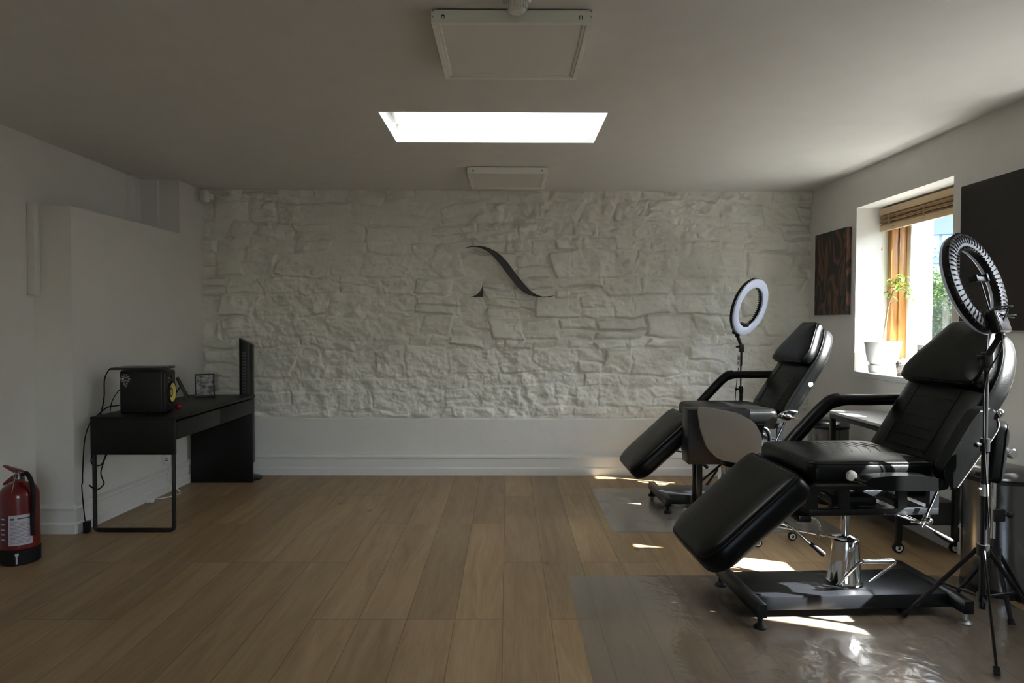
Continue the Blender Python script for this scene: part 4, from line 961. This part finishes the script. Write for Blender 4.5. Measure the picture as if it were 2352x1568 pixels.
bm = B(); lathe(bm, [(0, 0), (.045, 0), (.058, .03), (.066, .08), (.064, .14), (.056, .195), (.052, .196), (.05, .18), (0, .178)], n=32); obj('pot', bm, M['pot_brown'], t)
bm = B(); lathe(bm, [(.054, .192), (.0595, .193), (.0595, .225), (.054, .226), (.054, .192)], n=32); obj('rim', bm, M['pot_white'], t, label='white rim')
t = thing('small_succulent', 'small succulent with a pink flower between the stone head and the brown pot', 'plant', (2.84, 4.80, SILL))
bm = B(); lathe(bm, [(0, 0), (.032, 0), (.042, .03), (.040, .031), (.036, .02), (0, .018)], n=24); obj('dish', bm, M['pot_white'], t)
bm = B()
for k in range(16): a = k*2.4; leaf(bm, (0, 0, .02+.002*k), (math.cos(a), math.sin(a), .5+.08*k), .06, .024, .2, .5)
for k in range(5): a = k*1.2; leaf(bm, (.02, -.03, .07), (math.cos(a)*.6, math.sin(a)*.6-.4, .8), .06, .03, .3, .4)
obj('leaves', bm, M['leaf'], t)
bm = B(); tube(bm, [(0, 0, .03), (-.005, .0, .08), (-.01, 0, .115)], .003, 6)
for k in range(7): a = k*.9; leaf(bm, (-.01, 0, .11), (math.cos(a), math.sin(a), .4), .032, .018, .2, .4)
obj('flower', bm, M['pink'], t, label='pink flower')
t = thing('green_sprig', 'tiny pale green sprig on the sill beside the white pot', 'plant', (2.735, 4.97, SILL))
bm = B()
for k in range(14): a = k*2.4; leaf(bm, (.004*math.cos(a), .004*math.sin(a), .004+.001*k), (math.cos(a), math.sin(a), .3+.05*k), .034, .014, .3, .4)
obj('leaves', bm, M['leaf_pale'], t)

# ------------------------------------------------------------------ outside
bm = B(); box(bm, XO, 60, -30, 70, -.4, -.2); o = obj('ground', bm, M['ground'], smooth=False); o['kind'] = 'structure'; o['label'] = 'ground outside'
bm = B(); box(bm, 7.0, 7.4, -9, 7.2, -.2, 3.0); o = obj('sky_blocking_wall', bm, M['sky_block'], smooth=False); tag(o, 'unseen grey wall added outdoors to block low sky light at the windows', 'wall')  # out of view, added to cut low sky light reaching the left wall
t = thing('hedge', 'leafy green hedge outside the window', 'hedge', (6.0, 9.5, -.2))
def hh(y): return 1.9+.2 + max(0, min(1, (y+1.3)/2.2))*.60
rnd = random.Random(9); bm = B(); n = 0
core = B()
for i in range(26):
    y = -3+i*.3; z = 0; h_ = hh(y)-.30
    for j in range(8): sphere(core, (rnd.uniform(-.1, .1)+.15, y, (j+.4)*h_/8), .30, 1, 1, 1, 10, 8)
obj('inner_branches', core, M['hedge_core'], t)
for i in range(15000):
    y = rnd.uniform(-3.2, 5); h_ = hh(y)+.25*math.sin(y*3.1)*.3+.05*rnd.random(); z = rnd.uniform(.5, h_)
    bul = .12*math.sin(y*4+z*3)+.08*math.sin(z*7+y*2)
    x = -.25+bul*.7+rnd.uniform(-.05, .10) if z < h_-.15 else rnd.uniform(-.2, .5)
    a = rnd.uniform(0, 2*PI); leaf(bm, (x, y, z), (math.cos(a)-.5, math.sin(a), rnd.uniform(-.6, .8)), rnd.uniform(.035, .065), rnd.uniform(.02, .032), .3, .3)
lf = obj('leaves', bm, M['hedge'], t)
t = thing('office_building', 'blue glazed office building beyond the hedge', 'building', (17.5, 28, -.2), R(-25))
bm = B(); box(bm, -8, 8, 0, 10, 0, 5.7); obj('glazed_wall', bm, M['b_glass'], t, smooth=False)
for z in (0.9, 2.6, 4.05, 5.2):
    bm = B(); box(bm, -8.2, 8.2, -.25, 10, z, z+(.28 if z < 5 else .75)); obj('floor_band', bm, M['b_slab'], t, smooth=False)
